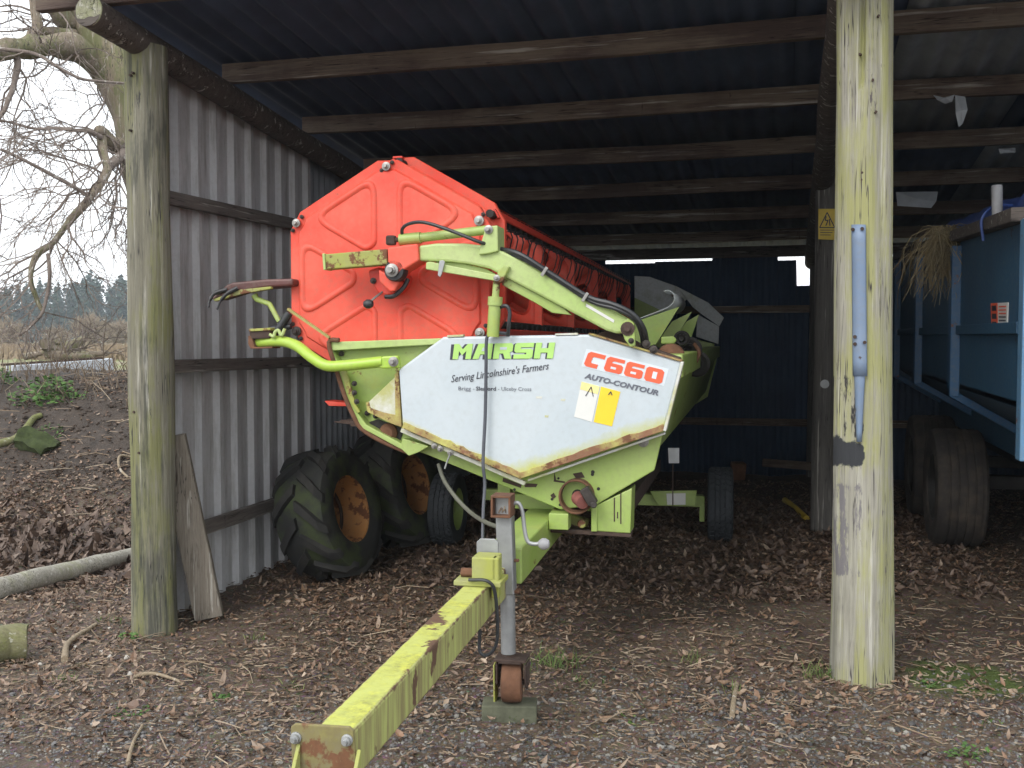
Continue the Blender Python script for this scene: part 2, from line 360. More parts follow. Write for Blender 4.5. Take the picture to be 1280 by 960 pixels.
def curve(pts, n=6):
    """smooth line through the points"""
    P = [Vector(p) for p in pts]; P = [P[0]*2-P[1]] + P + [P[-1]*2-P[-2]]; out = []
    for i in range(1, len(P) - 2):
        for k in range(n):
            t = k / n; a, b, c, d = P[i-1], P[i], P[i+1], P[i+2]
            out.append(.5 * ((2*b) + (c-a)*t + (2*a-5*b+4*c-d)*t*t + (3*b-a-3*c+d)*t**3))
    out.append(P[-2]); return out
class Thing:
    def __init__(s, name, label, cat, loc=(0,0,0), rz=0.0, group=None):
        s.o = bpy.data.objects.new(name, None); C.objects.link(s.o); s.o.empty_display_size = .1
        s.o.location = loc; s.o.rotation_euler = (0, 0, rz); s.o['label'] = label; s.o['category'] = cat
        if group: s.o['group'] = group
        s.inv = (Matrix.Translation(Vector(loc)) @ Matrix.Rotation(rz, 4, 'Z')).inverted()
    def part(s, name, mb, mat, parent=None, sm=False, bevel=0.0, label=None, kind=None, ang=40):
        me = mb.mesh(name, s.inv); me.materials.append(MATS[mat])
        if sm: smooth(me, ang)
        o = bpy.data.objects.new(name, me); C.objects.link(o); o.parent = parent or s.o
        if bevel: bev(o, bevel)
        if label: o['label'] = label
        if kind: o['kind'] = kind
        return o
def bev(o, wd, seg=2):
    b = o.modifiers.new('bevel', 'BEVEL'); b.width = wd; b.segments = seg; b.limit_method = 'ANGLE'; b.angle_limit = R(35)
def single(name, mb, mat, label, cat, loc=(0,0,0), group=None, sm=False, bevel=0.0, kind=None, ang=40):
    me = mb.mesh(name, Matrix.Translation(-Vector(loc))); me.materials.append(MATS[mat])
    if sm: smooth(me, ang)
    o = bpy.data.objects.new(name, me); C.objects.link(o); o.location = loc
    o['label'] = label; o['category'] = cat
    if group: o['group'] = group
    if kind: o['kind'] = kind
    if bevel: bev(o, bevel)
    return o
def jitter(mb, a, f=3.0, seed=0):
    for i, v in enumerate(mb.v):
        mb.v[i] = v + Vector((noise.noise(v*f+Vector((seed,0,0))), noise.noise(v*f+Vector((0,seed+9,0))), noise.noise(v*f+Vector((0,0,seed+21))))) * a
    return mb

# ------------------------------------------------------------------ ground: one sheet to the horizon
def axis(a, b, step, lo, hi):
    xs = list(np.arange(a, b + 1e-6, step)); d = step
    while xs[-1] < hi: d *= 1.28; xs.append(min(hi, xs[-1] + d))
    d = step
    while xs[0] > lo: d *= 1.28; xs.insert(0, max(lo, xs[0] - d))
    return xs
xs = axis(-8.5, 5.0, .06, -900, 900); ys = axis(2.0, 12.4, .06, -60, 1600)
gv = [(x, y, gh(x, y)) for y in ys for x in xs]; nx = len(xs)
gf = [(j*nx+i, j*nx+i+1, (j+1)*nx+i+1, (j+1)*nx+i) for j in range(len(ys)-1) for i in range(nx-1)]
me = bpy.data.meshes.new('ground'); me.from_pydata(gv, [], gf); me.materials.append(MATS['soil']); smooth(me, 180)
ground = bpy.data.objects.new('ground', me); C.objects.link(ground); ground['kind'] = 'structure'

# ------------------------------------------------------------------ the pole barn
XL = -3.50; XM = 0.32; XR = 4.14; Y0 = 4.95; Y1 = 8.58; Y2 = 12.2
def zb(y): return 3.245 - 0.100 * (y - 5.8)       # underside of the purlins
PH = .125
def zr(y): return zb(y) + PH + .026              # middle of the roof sheet
barn = Thing('pole_barn', 'open fronted pole barn with timber posts and corrugated metal roof and walls', 'barn', (XM, Y0, 0))
def pole(name, base, top, r0, r1, mat, seg=28, crack=None, amp=.012, seed=0, sub=40):
    mb = MB(); base = Vector(base); top = Vector(top); vs = []; fs = []
    for k in range(sub + 1):
        t = k / sub; c = base.lerp(top, t); r = r0 + (r1 - r0) * t
        for j in range(seg):
            a = 2 * math.pi * j / seg; d = Vector((math.cos(a), math.sin(a), 0))
            rr = r + amp * noise.noise((d.x * 1.6 + seed, d.y * 1.6, c.z * .9)) + .004 * noise.noise((d.x * 6, d.y * 6 + seed, c.z * 2))
            if crack and crack[1] < c.z < crack[2]:
                da = (a - crack[0] - .05 * noise.noise((c.z * 2, 0, 0)) + math.pi) % (2 * math.pi) - math.pi
                if abs(da) < .09: rr -= .03
            vs.append(c + d * rr)
    for k in range(sub):
        for j in range(seg): fs.append((k*seg+j, k*seg+(j+1)%seg, (k+1)*seg+(j+1)%seg, (k+1)*seg+j))
    fs += [tuple(range(seg-1, -1, -1)), tuple(range(sub*seg, (sub+1)*seg))]
    return mb.add(vs, fs)
pl = ony(194, 790, Y0); ptl = ony(183, 60, Y0)
p_left = barn.part('post', pole('p', (pl.x, Y0, gh(pl.x, Y0) - .3), (ptl.x, Y0, ptl.z), .128, .116, 'post_left', seed=2), 'post_left', sm=True, label='weathered green grey round post at the open wall corner')
pr = ony(1077.5, 850, Y0); ptr = ony(1080, 0, Y0)
mtar = MATS['post_pale']
ztar = ony(1060, 575, Y0).z
# place the tar band of the pale post (local coordinates of the barn root)
def retar():
    global mtar
    wood('post_pale', (.26, .25, .195), (.45, .435, .365), (.31, .31, .11), .51, tar=(ztar, pr.x - XM + .0), dark=(.10, .085, .085), amt=.8)
retar()
p_right = barn.part('post', pole('p', (pr.x, Y0, gh(pr.x, Y0) - .3), (ptr.x, Y0, zb(Y0)), .142, .124, 'post_pale', seg=72, crack=(R(262), 2.75, 3.3), seed=8, sub=60), 'post_pale', sm=True, label='pale yellow green round post with a blue metal strip and a dark tarred patch', ang=60)
pmid = ony(1030, 668, Y1); p_mid = barn.part('post', pole('p', (pmid.x, Y1, gh(pmid.x, Y1) - .2), (pmid.x, Y1, zb(Y1)), .11, .10, 'post_grey', seed=4), 'post_grey', sm=True, label='dark grey round post carrying a yellow warning plate')
for (x, y) in ((XL, Y1), (XL, Y2 - .12), (XM, Y2 - .12), (XR, Y0), (XR, Y1), (XR, Y2 - .12)):
    barn.part('post', pole('p', (x, y, gh(x, y) - .2), (x, y, zb(y) - (.16 if x == XL else .0)), .115, .10, 'post_grey', seed=x), 'post_grey', sm=True)
# wall plate logs running from the front to the back
def plate(x, y0, y1, r, mat, name):
    mb = MB(); n = 24
    pts = [Vector((x + .012 * noise.noise((0, y0 + (y1-y0)*i/n, 5)), y0 + (y1-y0)*i/n, zb(y0 + (y1-y0)*i/n) - r)) for i in range(n + 1)]
    mb.tube(pts, [r * (1 + .06 * noise.noise((i * .5, 3, x))) for i in range(n + 1)], 18)
    return barn.part(name, mb, mat, sm=True)
lp = plate(XL, 4.46, Y2 + .1, .082, 'timber_dark', 'wall_plate_log')
mb = MB(); cz = zb(4.46) - .082
mb.lathe(Matrix.Translation((XL, 4.458, cz)) @ Matrix.Rotation(R(-90), 4, 'Z'), [(0, .0), (.05, .002), (.078, .001), (.081, -.004)], 20)
barn.part('sawn_end', mb, 'log_end', parent=lp, sm=True)
plate(XM - .08, 4.6, Y2 + .1, .085, 'timber_dark', 'rafter_beam'); plate(XR, 4.6, Y2 + .1, .085, 'timber_dark', 'rafter_beam')
# purlins
PY = [4.62, 5.80, 6.89, 8.0, 9.12, 10.25, 11.35]
for i, y in enumerate(PY):
    for (xa, xb, dz) in ((XL - .02 if i else XL - .42, XM + .12, 0), (XM - .05, XR + .2, .004)):
        n = 14; mb = MB(); pts = []
        for k in range(n + 1):
            x = xa + (xb - xa) * k / n
            sag = -.015 * math.sin(math.pi * k / n) + .01 * noise.noise((x * .7, y, 2))
            off = .028 if xa > -1 else -.028
            for (dy, zz) in ((-.026, 0), (.026, 0), (.026, PH), (-.026, PH)): pts.append(Vector((x, y + dy + off, zb(y) + zz * (.97) + sag + dz)))
        fs = []
        for k in range(n):
            for j in range(4): fs.append((k*4+j, k*4+(j+1)%4, (k+1)*4+(j+1)%4, (k+1)*4+j))
        fs += [(3,2,1,0), tuple(range(n*4, n*4+4))]
        mb.add(pts, fs); barn.part('purlin', mb, 'purlin', bevel=.004)
mb = MB(); mb.box(((XL+XR)/2, Y2 - .03, zr(Y2) - .118), (XR - XL + .3, .05, .13)); barn.part('eaves_beam', mb, 'timber_dark', bevel=.004)
# corrugated sheets
def sinus(width, length, pitch, amp, spw=8, rows=3, wob=.004, seed=0):
    n = int(round(width / pitch * spw)); vs = []; fs = []
    for k in range(rows + 1):
        for i in range(n + 1):
            a = i * width / n; b = k * length / rows
            vs.append((a, b, amp * math.cos(2 * math.pi * a / pitch) + wob * noise.noise((a * 2 + seed, b * 1.3, seed))))
    for k in range(rows):
        for i in range(n): fs.append((k*(n+1)+i, k*(n+1)+i+1, (k+1)*(n+1)+i+1, (k+1)*(n+1)+i))
    return vs, fs
def sheet_obj(name, vs, fs, M, mat, thick=.0015, root=barn, sm=True, parent=None, label=None):
    mb = MB(); mb.add([M @ Vector(v) for v in vs], fs); o = root.part(name, mb, mat, sm=sm, ang=60, parent=parent, label=label)
    s_ = o.modifiers.new('thick', 'SOLIDIFY'); s_.thickness = thick; s_.offset = 0
    return o
slope = math.atan(.100)
def roof_at(x, y, lift=0.0): return Matrix.Translation((x, y, zr(y) + lift)) @ Matrix.Rotation(-slope, 4, 'X')
SW = .876; nsh = 11
for i in range(nsh):
    for (ya, ln, lf) in ((4.25, 4.3, .006), (8.35, 4.42, 0)):
        x = -3.785 + i * (SW - .146)
        vs_, fs_ = sinus(SW, ln, .146, .019, 10, 4, .004, i * 3.1 + ya)
        mt = 'roof_sheet_pale' if (i == 7 and ya > 8) or (i == 6 and ya < 8) else 'roof_sheet'
        sheet_obj('roof_sheet', vs_, fs_, roof_at(x, ya, lf + (.003 if i % 2 else 0)), mt)
# left wall: three box-profile sheets, then finer corrugated ones (outside of the posts)
XW = XL - .14
def boxprof(width, length, pitch=.212, depth=.040):
    vs = []; fs = []; prof = []
    n = int(math.ceil(width / pitch))
    for i in range(n):
        a = i * pitch
        prof += [(a, 0), (a + .118, 0), (a + .136, depth), (a + .180, depth)]
    prof.append((n * pitch, 0)); 
    rows = 4
    for k in range(rows + 1):
        for (a, d) in prof: vs.append((a, length * k / rows, d + .003 * noise.noise((a * 2, k * .7, 1))))
    m = len(prof)
    for k in range(rows):
        for i in range(m - 1): fs.append((k*m+i, k*m+i+1, (k+1)*m+i+1, (k+1)*m+i))
    return vs, fs
def wallM(y): return Matrix(((0, 0, 1, XW), (1, 0, 0, y), (0, 1, 0, 0), (0, 0, 0, 1)))
def set_wall(name, prof, y, mat, lab=None, ztop=None, dx=0):
    vs_, fs_ = prof; ztop = ztop or 1
    vs2 = []
    for (a, b, d) in vs_:
        yy = y + a; zt = zb(yy) - .02; zl = gh(XW, yy) - .03
        vs2.append((XW + d + dx, yy, zl + (zt - zl) * b))
    return sheet_obj(name, vs2, fs_, Matrix.Identity(4), mat, sm=False if 'box' in (lab or '') else True)
set_wall('wall_sheet', boxprof(1.02, 1.0), 5.03, 'sheet_grey', 'box'); set_wall('wall_sheet', boxprof(1.02, 1.0), 6.09, 'sheet_grey', 'box', dx=.004)
y = 7.12; k = 0
while y < Y2 - .05:
    set_wall('wall_sheet', sinus(.8, 1.0, .1, .014, 8, 4, .001, y), y, 'sheet_grey_blue', dx=.003*(k % 2)); y += .7; k += 1
mb = MB(); mb.box((XW + .05, 4.93, 1.55), (.004, .09, 3.1)); 
# girts along the left wall
def girt(pa, pb, pa2, yend, name='girt'):
    a = onx(*pa, XL - .045); b = onx(*pb, XL - .045); a2 = onx(*pa2, XL - .045)
    d = (b - a); d = d / d.y; ht = a.z - a2.z
    y0 = a.y - .08; st = a + d * (y0 - a.y); en = a + d * (yend - a.y)
    mb = MB(); mb.bar(st - Z * ht / 2, en - Z * ht / 2, .05, ht); return barn.part(name, mb, 'girt', bevel=.004)
girt((216, 240), (365, 273), (216, 257), 8.5); girt((220, 449.5), (372, 446), (220, 466), 8.5); girt((252, 652), (339, 624), (252, 669), 8.5)
for zz in (2.0, 1.5, .4):
    mb = MB(); mb.bar((XL - .045, 8.52, zz), (XL - .045, Y2 - .1, zz), .05, .1); barn.part('girt', mb, 'girt', bevel=.004)
# back wall sheets
x = XW; k = 0
hole = ony(1005, 303, Y2)
while x < XR + .1:
    wd = .76
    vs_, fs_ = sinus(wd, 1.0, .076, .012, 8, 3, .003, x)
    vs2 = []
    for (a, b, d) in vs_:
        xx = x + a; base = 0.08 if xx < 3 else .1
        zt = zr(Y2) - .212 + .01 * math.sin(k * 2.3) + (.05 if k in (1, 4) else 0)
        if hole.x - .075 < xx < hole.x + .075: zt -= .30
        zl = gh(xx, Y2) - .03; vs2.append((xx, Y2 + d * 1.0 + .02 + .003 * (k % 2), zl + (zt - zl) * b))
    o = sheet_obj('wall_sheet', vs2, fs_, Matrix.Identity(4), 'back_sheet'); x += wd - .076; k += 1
for (za, zc_) in ((ony(900, 388, Y2).z, ony(1012, 385, Y2).z), (ony(850, 527, Y2).z, ony(1010, 526, Y2).z)):
    mb = MB(); mb.bar((XL, Y2 - .035, za), (XR, Y2 - .035, zc_), .05, .085); barn.part('girt', mb, 'purlin', bevel=.004)
mb = MB(); mb.bar(ony(953, 578, 11.9), ony(1030, 584, 11.9), .05, .09); barn.part('girt', mb, 'purlin', bevel=.004)
# unseen right wall of the second bay, added to keep the inside dark
y = Y0 - .1
while y < Y2:
    vs_, fs_ = sinus(.8, 1.0, .1, .014, 6, 2, .001, y)
    vs2 = [(XR + .16 + d, y + a, -.05 + (zb(y + a) + .05) * b) for (a, b, d) in vs_]
    sheet_obj('wall_sheet', vs2, fs_, Matrix.Identity(4), 'sheet_grey_blue'); y += .7
# things fixed to the posts
def on_post(post_x, post_y, r, px, py):
    """a point on the camera side of a round post"""
    d = ray(px, py); o = CAMP - Vector((post_x, post_y, 0)); a = d.x**2 + d.y**2; b = 2*(o.x*d.x+o.y*d.y); c = o.x**2+o.y**2-r*r
    t = (-b - math.sqrt(max(0, b*b-4*a*c))) / (2*a); return CAMP + d * t
mb = MB(); zs = []
def strip(pts, w0, w1, r, lift):
    pass
def curved_strip(px0, px1, py0, py1, cx, r, nseg=8, flare=.0, tip=None):
    """half-round metal strip lying on the post"""
    mb = MB(); vs = []; rows = 10
    for k in range(rows + 1):
        py = py0 + (py1 - py0) * k / rows; t = k / rows
        a0 = px0(t); a1 = px1(t)
        for j in range(nseg + 1):
            P = on_post(cx, Y0, r, a0 + (a1 - a0) * j / nseg, py); n = Vector((P.x - cx, P.y - Y0, 0)).normalized()
            bulge = .006 + .012 * math.sin(math.pi * j / nseg)
            vs.append(P + n * bulge)
    m = nseg + 1
    fs = [(k*m+j, k*m+j+1, (k+1)*m+j+1, (k+1)*m+j) for k in range(rows) for j in range(nseg)]
    mb.add(vs, fs); return mb
g = barn.part('metal_strip', curved_strip(lambda t: 1065 + 1.5*t, lambda t: 1082.5 + 1.5*t, 281, 470, pr.x, .143), 'blue_guard', parent=p_right, sm=True)
g.modifiers.new('t', 'SOLIDIFY').thickness = .003
g = barn.part('metal_strip', curved_strip(lambda t: 1067 + 4*t, lambda t: 1083.5 - 6*t, 430, 552, pr.x, .140), 'blue_guard', parent=p_right, sm=True)
g.modifiers.new('t', 'SOLIDIFY').thickness = .003
for (px, py) in ((1066.5, 287), (1078, 286), (1069, 421), (1081, 428), (1069, 430)):
    P = on_post(pr.x, Y0, .158, px, py); n = Vector((P.x-pr.x, P.y-Y0, 0)).normalized(); mb = MB(); mb.cyl(P, P + n * .008, .008, 8); barn.part('nail', mb, 'rust_dark', parent=p_right)
for (px, py) in ((1072, 63), (1075, 68), (1078, 216), (1077, 225), (1098, 20), (1091, 100), (1095, 140)):
    P = on_post(pr.x, Y0, .132, px, py); n = Vector((P.x-pr.x, P.y-Y0, 0)).normalized(); mb = MB(); mb.cyl(P - n*.01, P + n * .006, .006, 8); barn.part('nail', mb, 'rust_dark', parent=p_right)
mb = MB(); q = [on_post(pr.x, Y0, .134, px, py) for (px, py) in ((1049, 60), (1063, 53), (1064, 65), (1050, 72))]
mb.prism(q, Vector((0, -.003, 0))); barn.part('paper_tag', mb, 'paper', parent=p_right)
for i in range(3):
    mb = MB(); a = [on_post(pr.x, Y0, .1385, 1051 + .5*i, 61 + i*3.2), on_post(pr.x, Y0, .1385, 1061 - i, 57 + i*3.4)]; mb.bar(a[0], a[1], .001, .005); barn.part('print', mb, 'print_grey', parent=p_right)
for (px, py) in ((163, 94), (166, 91), (163, 163), (168, 515), (174, 566)):
    P = on_post(pl.x, Y0, .122, px, py); n = Vector((P.x-pl.x, P.y-Y0, 0)).normalized(); mb = MB(); mb.cyl(P - n*.01, P + n * .008, .007, 8); barn.part('nail', mb, 'rust_dark', parent=p_left)
mb = MB(); P = on_post(pmid.x, Y1, .112, 1031, 480); mb.lathe(Matrix.Translation(P) @ Matrix.Rotation(R(-90), 4, 'Z'), [(0, .006), (.035, .004), (.035, -.01)], 14); barn.part('number_disc', mb, 'galv', parent=p_mid)
# yellow warning plate on the grey post
ys_ = Y1 - .135
cs = [ony(px, py, ys_) for (px, py) in ((1023, 261), (1045, 261), (1045, 300), (1023, 299))]
sg = Thing('warning_sign', 'yellow electrical warning plate with black triangle on the dark grey post', 'sign', tuple(cs[2]))
mb = MB(); mb.prism(cs, Vector((0, .004, 0))); sg.part('plate', mb, 'sign_yellow')
def smap(s, t): return cs[0] + (cs[1]-cs[0])*s + (cs[3]-cs[0])*t + Vector((0, -.003, 0))
mb = MB(); tri = [(.5, .12), (.93, .62), (.07, .62)]
for i in range(3): mb.bar(smap(*tri[i]), smap(*tri[(i+1)%3]), .002, .008, up=Vector((0, -1, 0)).cross(Vector((1,0,0))) if False else Z)
sg.part('triangle', mb, 'print_black')
mb = MB(); zz = [(.45, .25), (.38, .38), (.55, .38), (.42, .56)]
for i in range(3): mb.bar(smap(*zz[i]), smap(*zz[i+1]), .002, .008)
mb.bar(smap(.62, .34), smap(.66, .56), .002, .008); sg.part('lightning_mark', mb, 'print_black')
for i in range(3):
    mb = MB(); mb.bar(smap(.1, .70 + i*.08), smap(.9 - i*.1, .70 + i*.08), .002, .005); sg.part('print_line', mb, 'print_black')

# torn plastic hanging under the roof of the second bay
def flap(name, pix, y, mat, label, cat, amp=.02):
    P = [ony(px, py, y) for (px, py) in pix]; mb = MB(); n = len(P); c = sum(P, Vector()) / n
    vs = [c + Vector((0, -amp, 0))] + [p + Vector((0, amp * math.sin(i * 2.1), 0)) for i, p in enumerate(P)]
    mb.add(vs, [(0, i + 1, (i + 1) % n + 1) for i in range(n)])
    o = single(name, mb, mat, label, cat, tuple(c)); s_ = o.modifiers.new('t', 'SOLIDIFY'); s_.thickness = .004; return o
flap('torn_sheet', [(1167, 119), (1180, 121), (1193, 119), (1190, 127), (1182, 129), (1172, 126)], 6.80, 'plastic_film', 'small crumpled grey plastic scrap caught on the purlin beside a hanging strip', 'plastic')
flap('torn_sheet', [(1194, 119), (1207, 120), (1209, 138), (1203, 155), (1199, 158), (1194, 142)], 6.80, 'plastic_film', 'long pointed strip of grey plastic hanging from a purlin', 'plastic')
flap('torn_sheet', [(1120, 240), (1173, 239), (1170, 252), (1164, 260), (1122, 257)], 9.3, 'plastic_film', 'ragged grey sheet hanging under the last purlins behind the straw', 'plastic')
flap('torn_sheet', [(1248, 186), (1270, 184), (1269, 191), (1250, 192)], 7.9, 'plastic_film', 'small pale plastic shred on a purlin above the blue trailer', 'plastic')

# ------------------------------------------------------------------ harvester header lying on its trailer
V0 = 4.85                                         # plane of the white shield; the header runs back from here
hb = HF.p(-.75, 5.0, 0)
hdr = Thing('harvester_header', 'lime green combine header with red reel and white lettered side shield', 'header', (hb.x, hb.y, .55), HF.ang)
def H_(px, py, v): return HF.at(px, py, v)
def plate_px(px, v, t): mb = MB(); return mb.prism([H_(x, y, v) for (x, y) in px], HF.V * t)
U, V = HF.U, HF.V
# --- reel
RV = 5.02; SP = 1.262
rc = H_(485, 346, RV); ru, rv_, rz_ = HF.uv(rc)
def rp(a, b, v, du=0, dz=0, rot=0.0): # polar point: radius a at angle b in the reel plane
    return HF.p(ru + du + a * math.cos(b), v, rz_ + dz + a * math.sin(b))
def hexloop(Rv, cut, v, du=0, dz=0):
    """hexagon with clipped corners, a corner straight up"""
    out = []
    for k in range(6):
        a = R(90 + 60 * k); ap, an = R(30 + 60 * k), R(150 + 60 * k)
        P = Vector((math.cos(a), math.sin(a))) * Rv; Pp = Vector((math.cos(ap), math.sin(ap))) * Rv; Pn = Vector((math.cos(an), math.sin(an))) * Rv
        for q in (P.lerp(Pp, cut), P.lerp(Pp, cut * .35), P.lerp(Pn, cut * .35), P.lerp(Pn, cut)):
            s_ = q * (1.0) if True else q
            out.append(q)
        # flatten the corner
        out[-3] = out[-3] * .965; out[-2] = out[-2] * .965
    return [HF.p(ru + du + q.x, v, rz_ + dz + q.y) for q in out]
def roundpoly(P, r, n=5):
    out = []; k = len(P)
    for i in range(k):
        a, b, c = P[i-1], P[i], P[(i+1) % k]; d1 = (a-b).normalized(); d2 = (c-b).normalized()
        ang = math.acos(max(-1, min(1, d1.dot(d2)))); l = min(r / math.tan(ang/2), (a-b).length*.46, (c-b).length*.46)
        p0 = b + d1*l; p1 = b + d2*l
        for j in range(n + 1):
            t = j / n; out.append(p0*(1-t)**2 + b*2*t*(1-t) + p1*t*t)
    return out
def trap(k, d, ao=.505, ai=.17, off=.052, fr=.075):
    m = Vector((math.cos(R(60*k)), math.sin(R(60*k)))); q = Vector((-m.y, m.x)); a1 = ao - d; a0 = ai + d
    w1 = a1*math.tan(R(30)) - (off + d)/math.cos(R(30)); w0 = max(.012, a0*math.tan(R(30)) - (off + d)/math.cos(R(30)))
    return roundpoly([m*a0 - q*w0, m*a1 - q*w1, m*a1 + q*w1, m*a0 + q*w0], max(.015, fr - d))
def loft(mb, loops):
    n = len(loops[0]); o = len(mb.v)
    for l in loops: mb.v += l
    for k in range(len(loops) - 1):
        for i in range(n): mb.f.append((o+k*n+i, o+k*n+(i+1)%n, o+(k+1)*n+(i+1)%n, o+(k+1)*n+i))
    return o
def end_plate(v, du, dz, mat, name, parent=None, Rv=.645):
    mb = MB(); lp_ = [hexloop(Rv, .10, v+.045, du, dz), hexloop(Rv, .10, v+.006, du, dz), hexloop(Rv-.006, .10, v, du, dz), hexloop(Rv-.055, .085, v+.002, du, dz), hexloop(Rv-.066, .083, v-.010, du, dz), hexloop(Rv-.085, .08, v-.012, du, dz)]
    o = loft(mb, lp_); n = len(lp_[0])
    mb.f.append(tuple(range(o+(len(lp_)-1)*n, o+len(lp_)*n))); mb.f.append(tuple(range(o+n-1, o-1, -1)))
    P = hdr.part(name, mb, mat, parent=parent, sm=True, ang=25)
    for k in range(6):                             # pressed ridges
        mb = MB(); T = lambda d, h: [HF.p(ru+du+q.x, v-.012-h, rz_+dz+q.y) for q in trap(k, d)]
        Ls = [T(0, -.004), T(.006, .007), T(.018, .010), T(.028, .008), T(.038, -.0005)]
        o = loft(mb, Ls); n = len(Ls[0]); 
        hdr.part('pressed_rib', mb, mat, parent=P, sm=True, ang=60)
    return P
reel_plate = end_plate(RV, 0, 0, 'red', 'reel_end_plate')
reel2 = end_plate(RV + .13, .045, .036, 'red', 'reel_control_plate')
def boltset(P, r, mat='bolt', parent=None, nm='bolt', h=.02):
    mb = MB(); M = Matrix.Translation(P) @ (HF.m.to_4x4()) @ Matrix.Rotation(R(-90), 4, 'Z')
    mb.lathe(M, [(0, h), (r*.42, h), (r*.42, h*.55), (r*.62, h*.5), (r*.64, h*.3), (r, h*.25), (r, -.004)], 14)
    return hdr.part(nm, mb, mat, parent=parent, sm=True, ang=30)
for (px, py, r) in ((370.6, 279, .023), (483, 208, .023), (599, 276, .026), (600, 416, .026), (371, 414, .026)):
    boltset(H_(px, py, RV - .012), r, 'bolt' if px != 371 else 'bolt_dark', reel_plate, h=.03)
for (px, py) in ((377, 271), (490, 203), (604, 268), (607, 407), (366, 405), (376, 423), (366, 288), (477, 213)):
    boltset(H_(px, py, RV - .008), .011, 'bolt_dark', reel_plate, h=.012)
# spider plates along the reel
def spider(v, mat):
    mb = MB()
    for k in range(6):
        hole = trap(k, 0, .46, .22, .068, .06); hc = sum(hole, Vector((0, 0))) / len(hole)
        Rv = .605; a0, a1 = R(60*k-30), R(60*k+30)
        W = [Vector((0, 0)), Vector((math.cos(a0), math.sin(a0)))*Rv, Vector((math.cos(a1), math.sin(a1)))*Rv]
        outer = []
        for q in hole:
            d = (q - hc).normalized(); best = None
            for i in range(3):
                a, b = W[i], W[(i+1)%3]; e = b - a; den = d.x*e.y - d.y*e.x
                if abs(den) < 1e-9: continue
                t = ((a-hc).x*e.y - (a-hc).y*e.x)/den; s_ = ((a-hc).x*d.y - (a-hc).y*d.x)/den
                if t > 0 and -1e-6 <= s_ <= 1+1e-6 and (best is None or t < best): best = t
            outer.append(hc + d*best)
        f3 = lambda q, dv=0: HF.p(ru+q.x, v+dv, rz_+q.y)
        mid = [q + (q-hc).normalized()*.022 for q in hole]
        loft(mb, [[f3(q) for q in outer], [f3(q) for q in mid], [f3(q, -.014) for q in [h + (h-hc).normalized()*.010 for h in hole]], [f3(q, .012) for q in hole]])
    o = hdr.part('reel_spider', mb, mat, sm=True, ang=40); s_ = o.modifiers.new('t', 'SOLIDIFY'); s_.thickness = .004
    mb = MB(); loft(mb, [hexloop(.64, .10, v-.02), hexloop(.64, .10, v+.03), hexloop(.585, .10, v+.03), hexloop(.585, .10, v-.02), hexloop(.64, .10, v-.02)])
    hdr.part('rim', mb, mat, parent=o, sm=True, ang=30)
    return o
for n in range(1, 6): spider(RV + .13 + (SP*5-.13) * n / 5, 'red')
mb = MB(); mb.cyl(HF.p(ru, RV - .02, rz_), HF.p(ru, RV + 5*SP + .1, rz_), .07, 20); hdr.part('reel_shaft', mb, 'red_old', sm=True)
for k in range(6):
    a = R(90 + 60*k); Rb = .575
    mb = MB(); mb.cyl(rp(Rb, a, RV + .05, .045, .036), rp(Rb, a, RV + 5*SP, .02, .02), .022, 10); bat = hdr.part('reel_bat', mb, 'dark_metal', sm=True)
    mb = MB(); q = rp(Rb + .055, a, RV + .1, .02, .015); q2 = rp(Rb + .055, a, RV + 5*SP); rad = Vector((0,0,0)) + U*math.cos(a) + Z*math.sin(a)
    mb.bar(q, q2, .055, .012, up=rad); hdr.part('bat_cover', mb, 'red_old', parent=bat, bevel=.003)
    mb = MB(); nt_ = 40
    for i in range(nt_):
        v = RV + .2 + (5*SP - .3) * (i + .5) / nt_; b0 = rp(Rb, a, v, .03, .02)
        j = random.uniform(-.03, .03)
        for sgn in (0,):
            c0 = b0 + V*random.uniform(-.02, .02)
            mb.tube([c0 + U*.020, c0 + U*.03 - Z*.02, c0 - Z*.07 + U*(.026+j), c0 - Z*.14 + U*(.010+j), c0 - Z*.22 - U*(.03-j)], [.006, .0045, .0042, .0038, .0028], 5)
        mb.obox(b0 + U*.012, V*.03, U*.022, Z*.026)
    hdr.part('tine_row', mb, 'black_plastic', parent=bat, kind='stuff')
# --- reel arm and hub
AV = 4.80
def arm_poly(px, v=AV, t=.10): return plate_px(px, v, t)
arm = hdr.part('reel_arm', arm_poly([(523, 307), (545, 304), (580, 304), (605, 307), (628, 314), (650, 324), (789, 401), (794, 408), (787, 416), (770, 417), (757, 413), (640, 351), (612, 336), (585, 330), (560, 327), (523, 326)]), 'lime_pale', bevel=.012)
mb = plate_px([(628, 345), (640, 350), (705, 385), (714, 394), (690, 391), (668, 378), (627, 356)], AV + .025, .05); hdr.part('arm_gusset', mb, 'lime', parent=arm, bevel=.004)
hdr.part('arm_gusset', plate_px([(545, 327), (575, 328), (608, 336), (622, 344), (620, 350), (560, 337), (545, 334)], AV + .03, .03), 'lime', parent=arm, bevel=.004)
hdr.part('arm_stub', plate_px([(403, 318), (484, 311), (484, 325), (484, 330.5), (405, 337)], AV + .01, .075), 'lime_mossy', parent=arm, bevel=.006, label='yellow green weathered square stub at the end of the reel arm')
mb = plate_px([(402.5, 317), (405.5, 316.5), (407, 337), (404, 337.5)], AV + .002, .09); hdr.part('stub_cap', mb, 'lime_pale', parent=arm, bevel=.003)
hdr.part('arm_bracket', plate_px([(484, 309.5), (522, 304.5), (523.5, 325.5), (503, 338), (497, 345), (488, 343), (485, 331)], AV - .02, .14), 'red', parent=arm, bevel=.008, label='red bracket clamping the reel shaft to the arm')
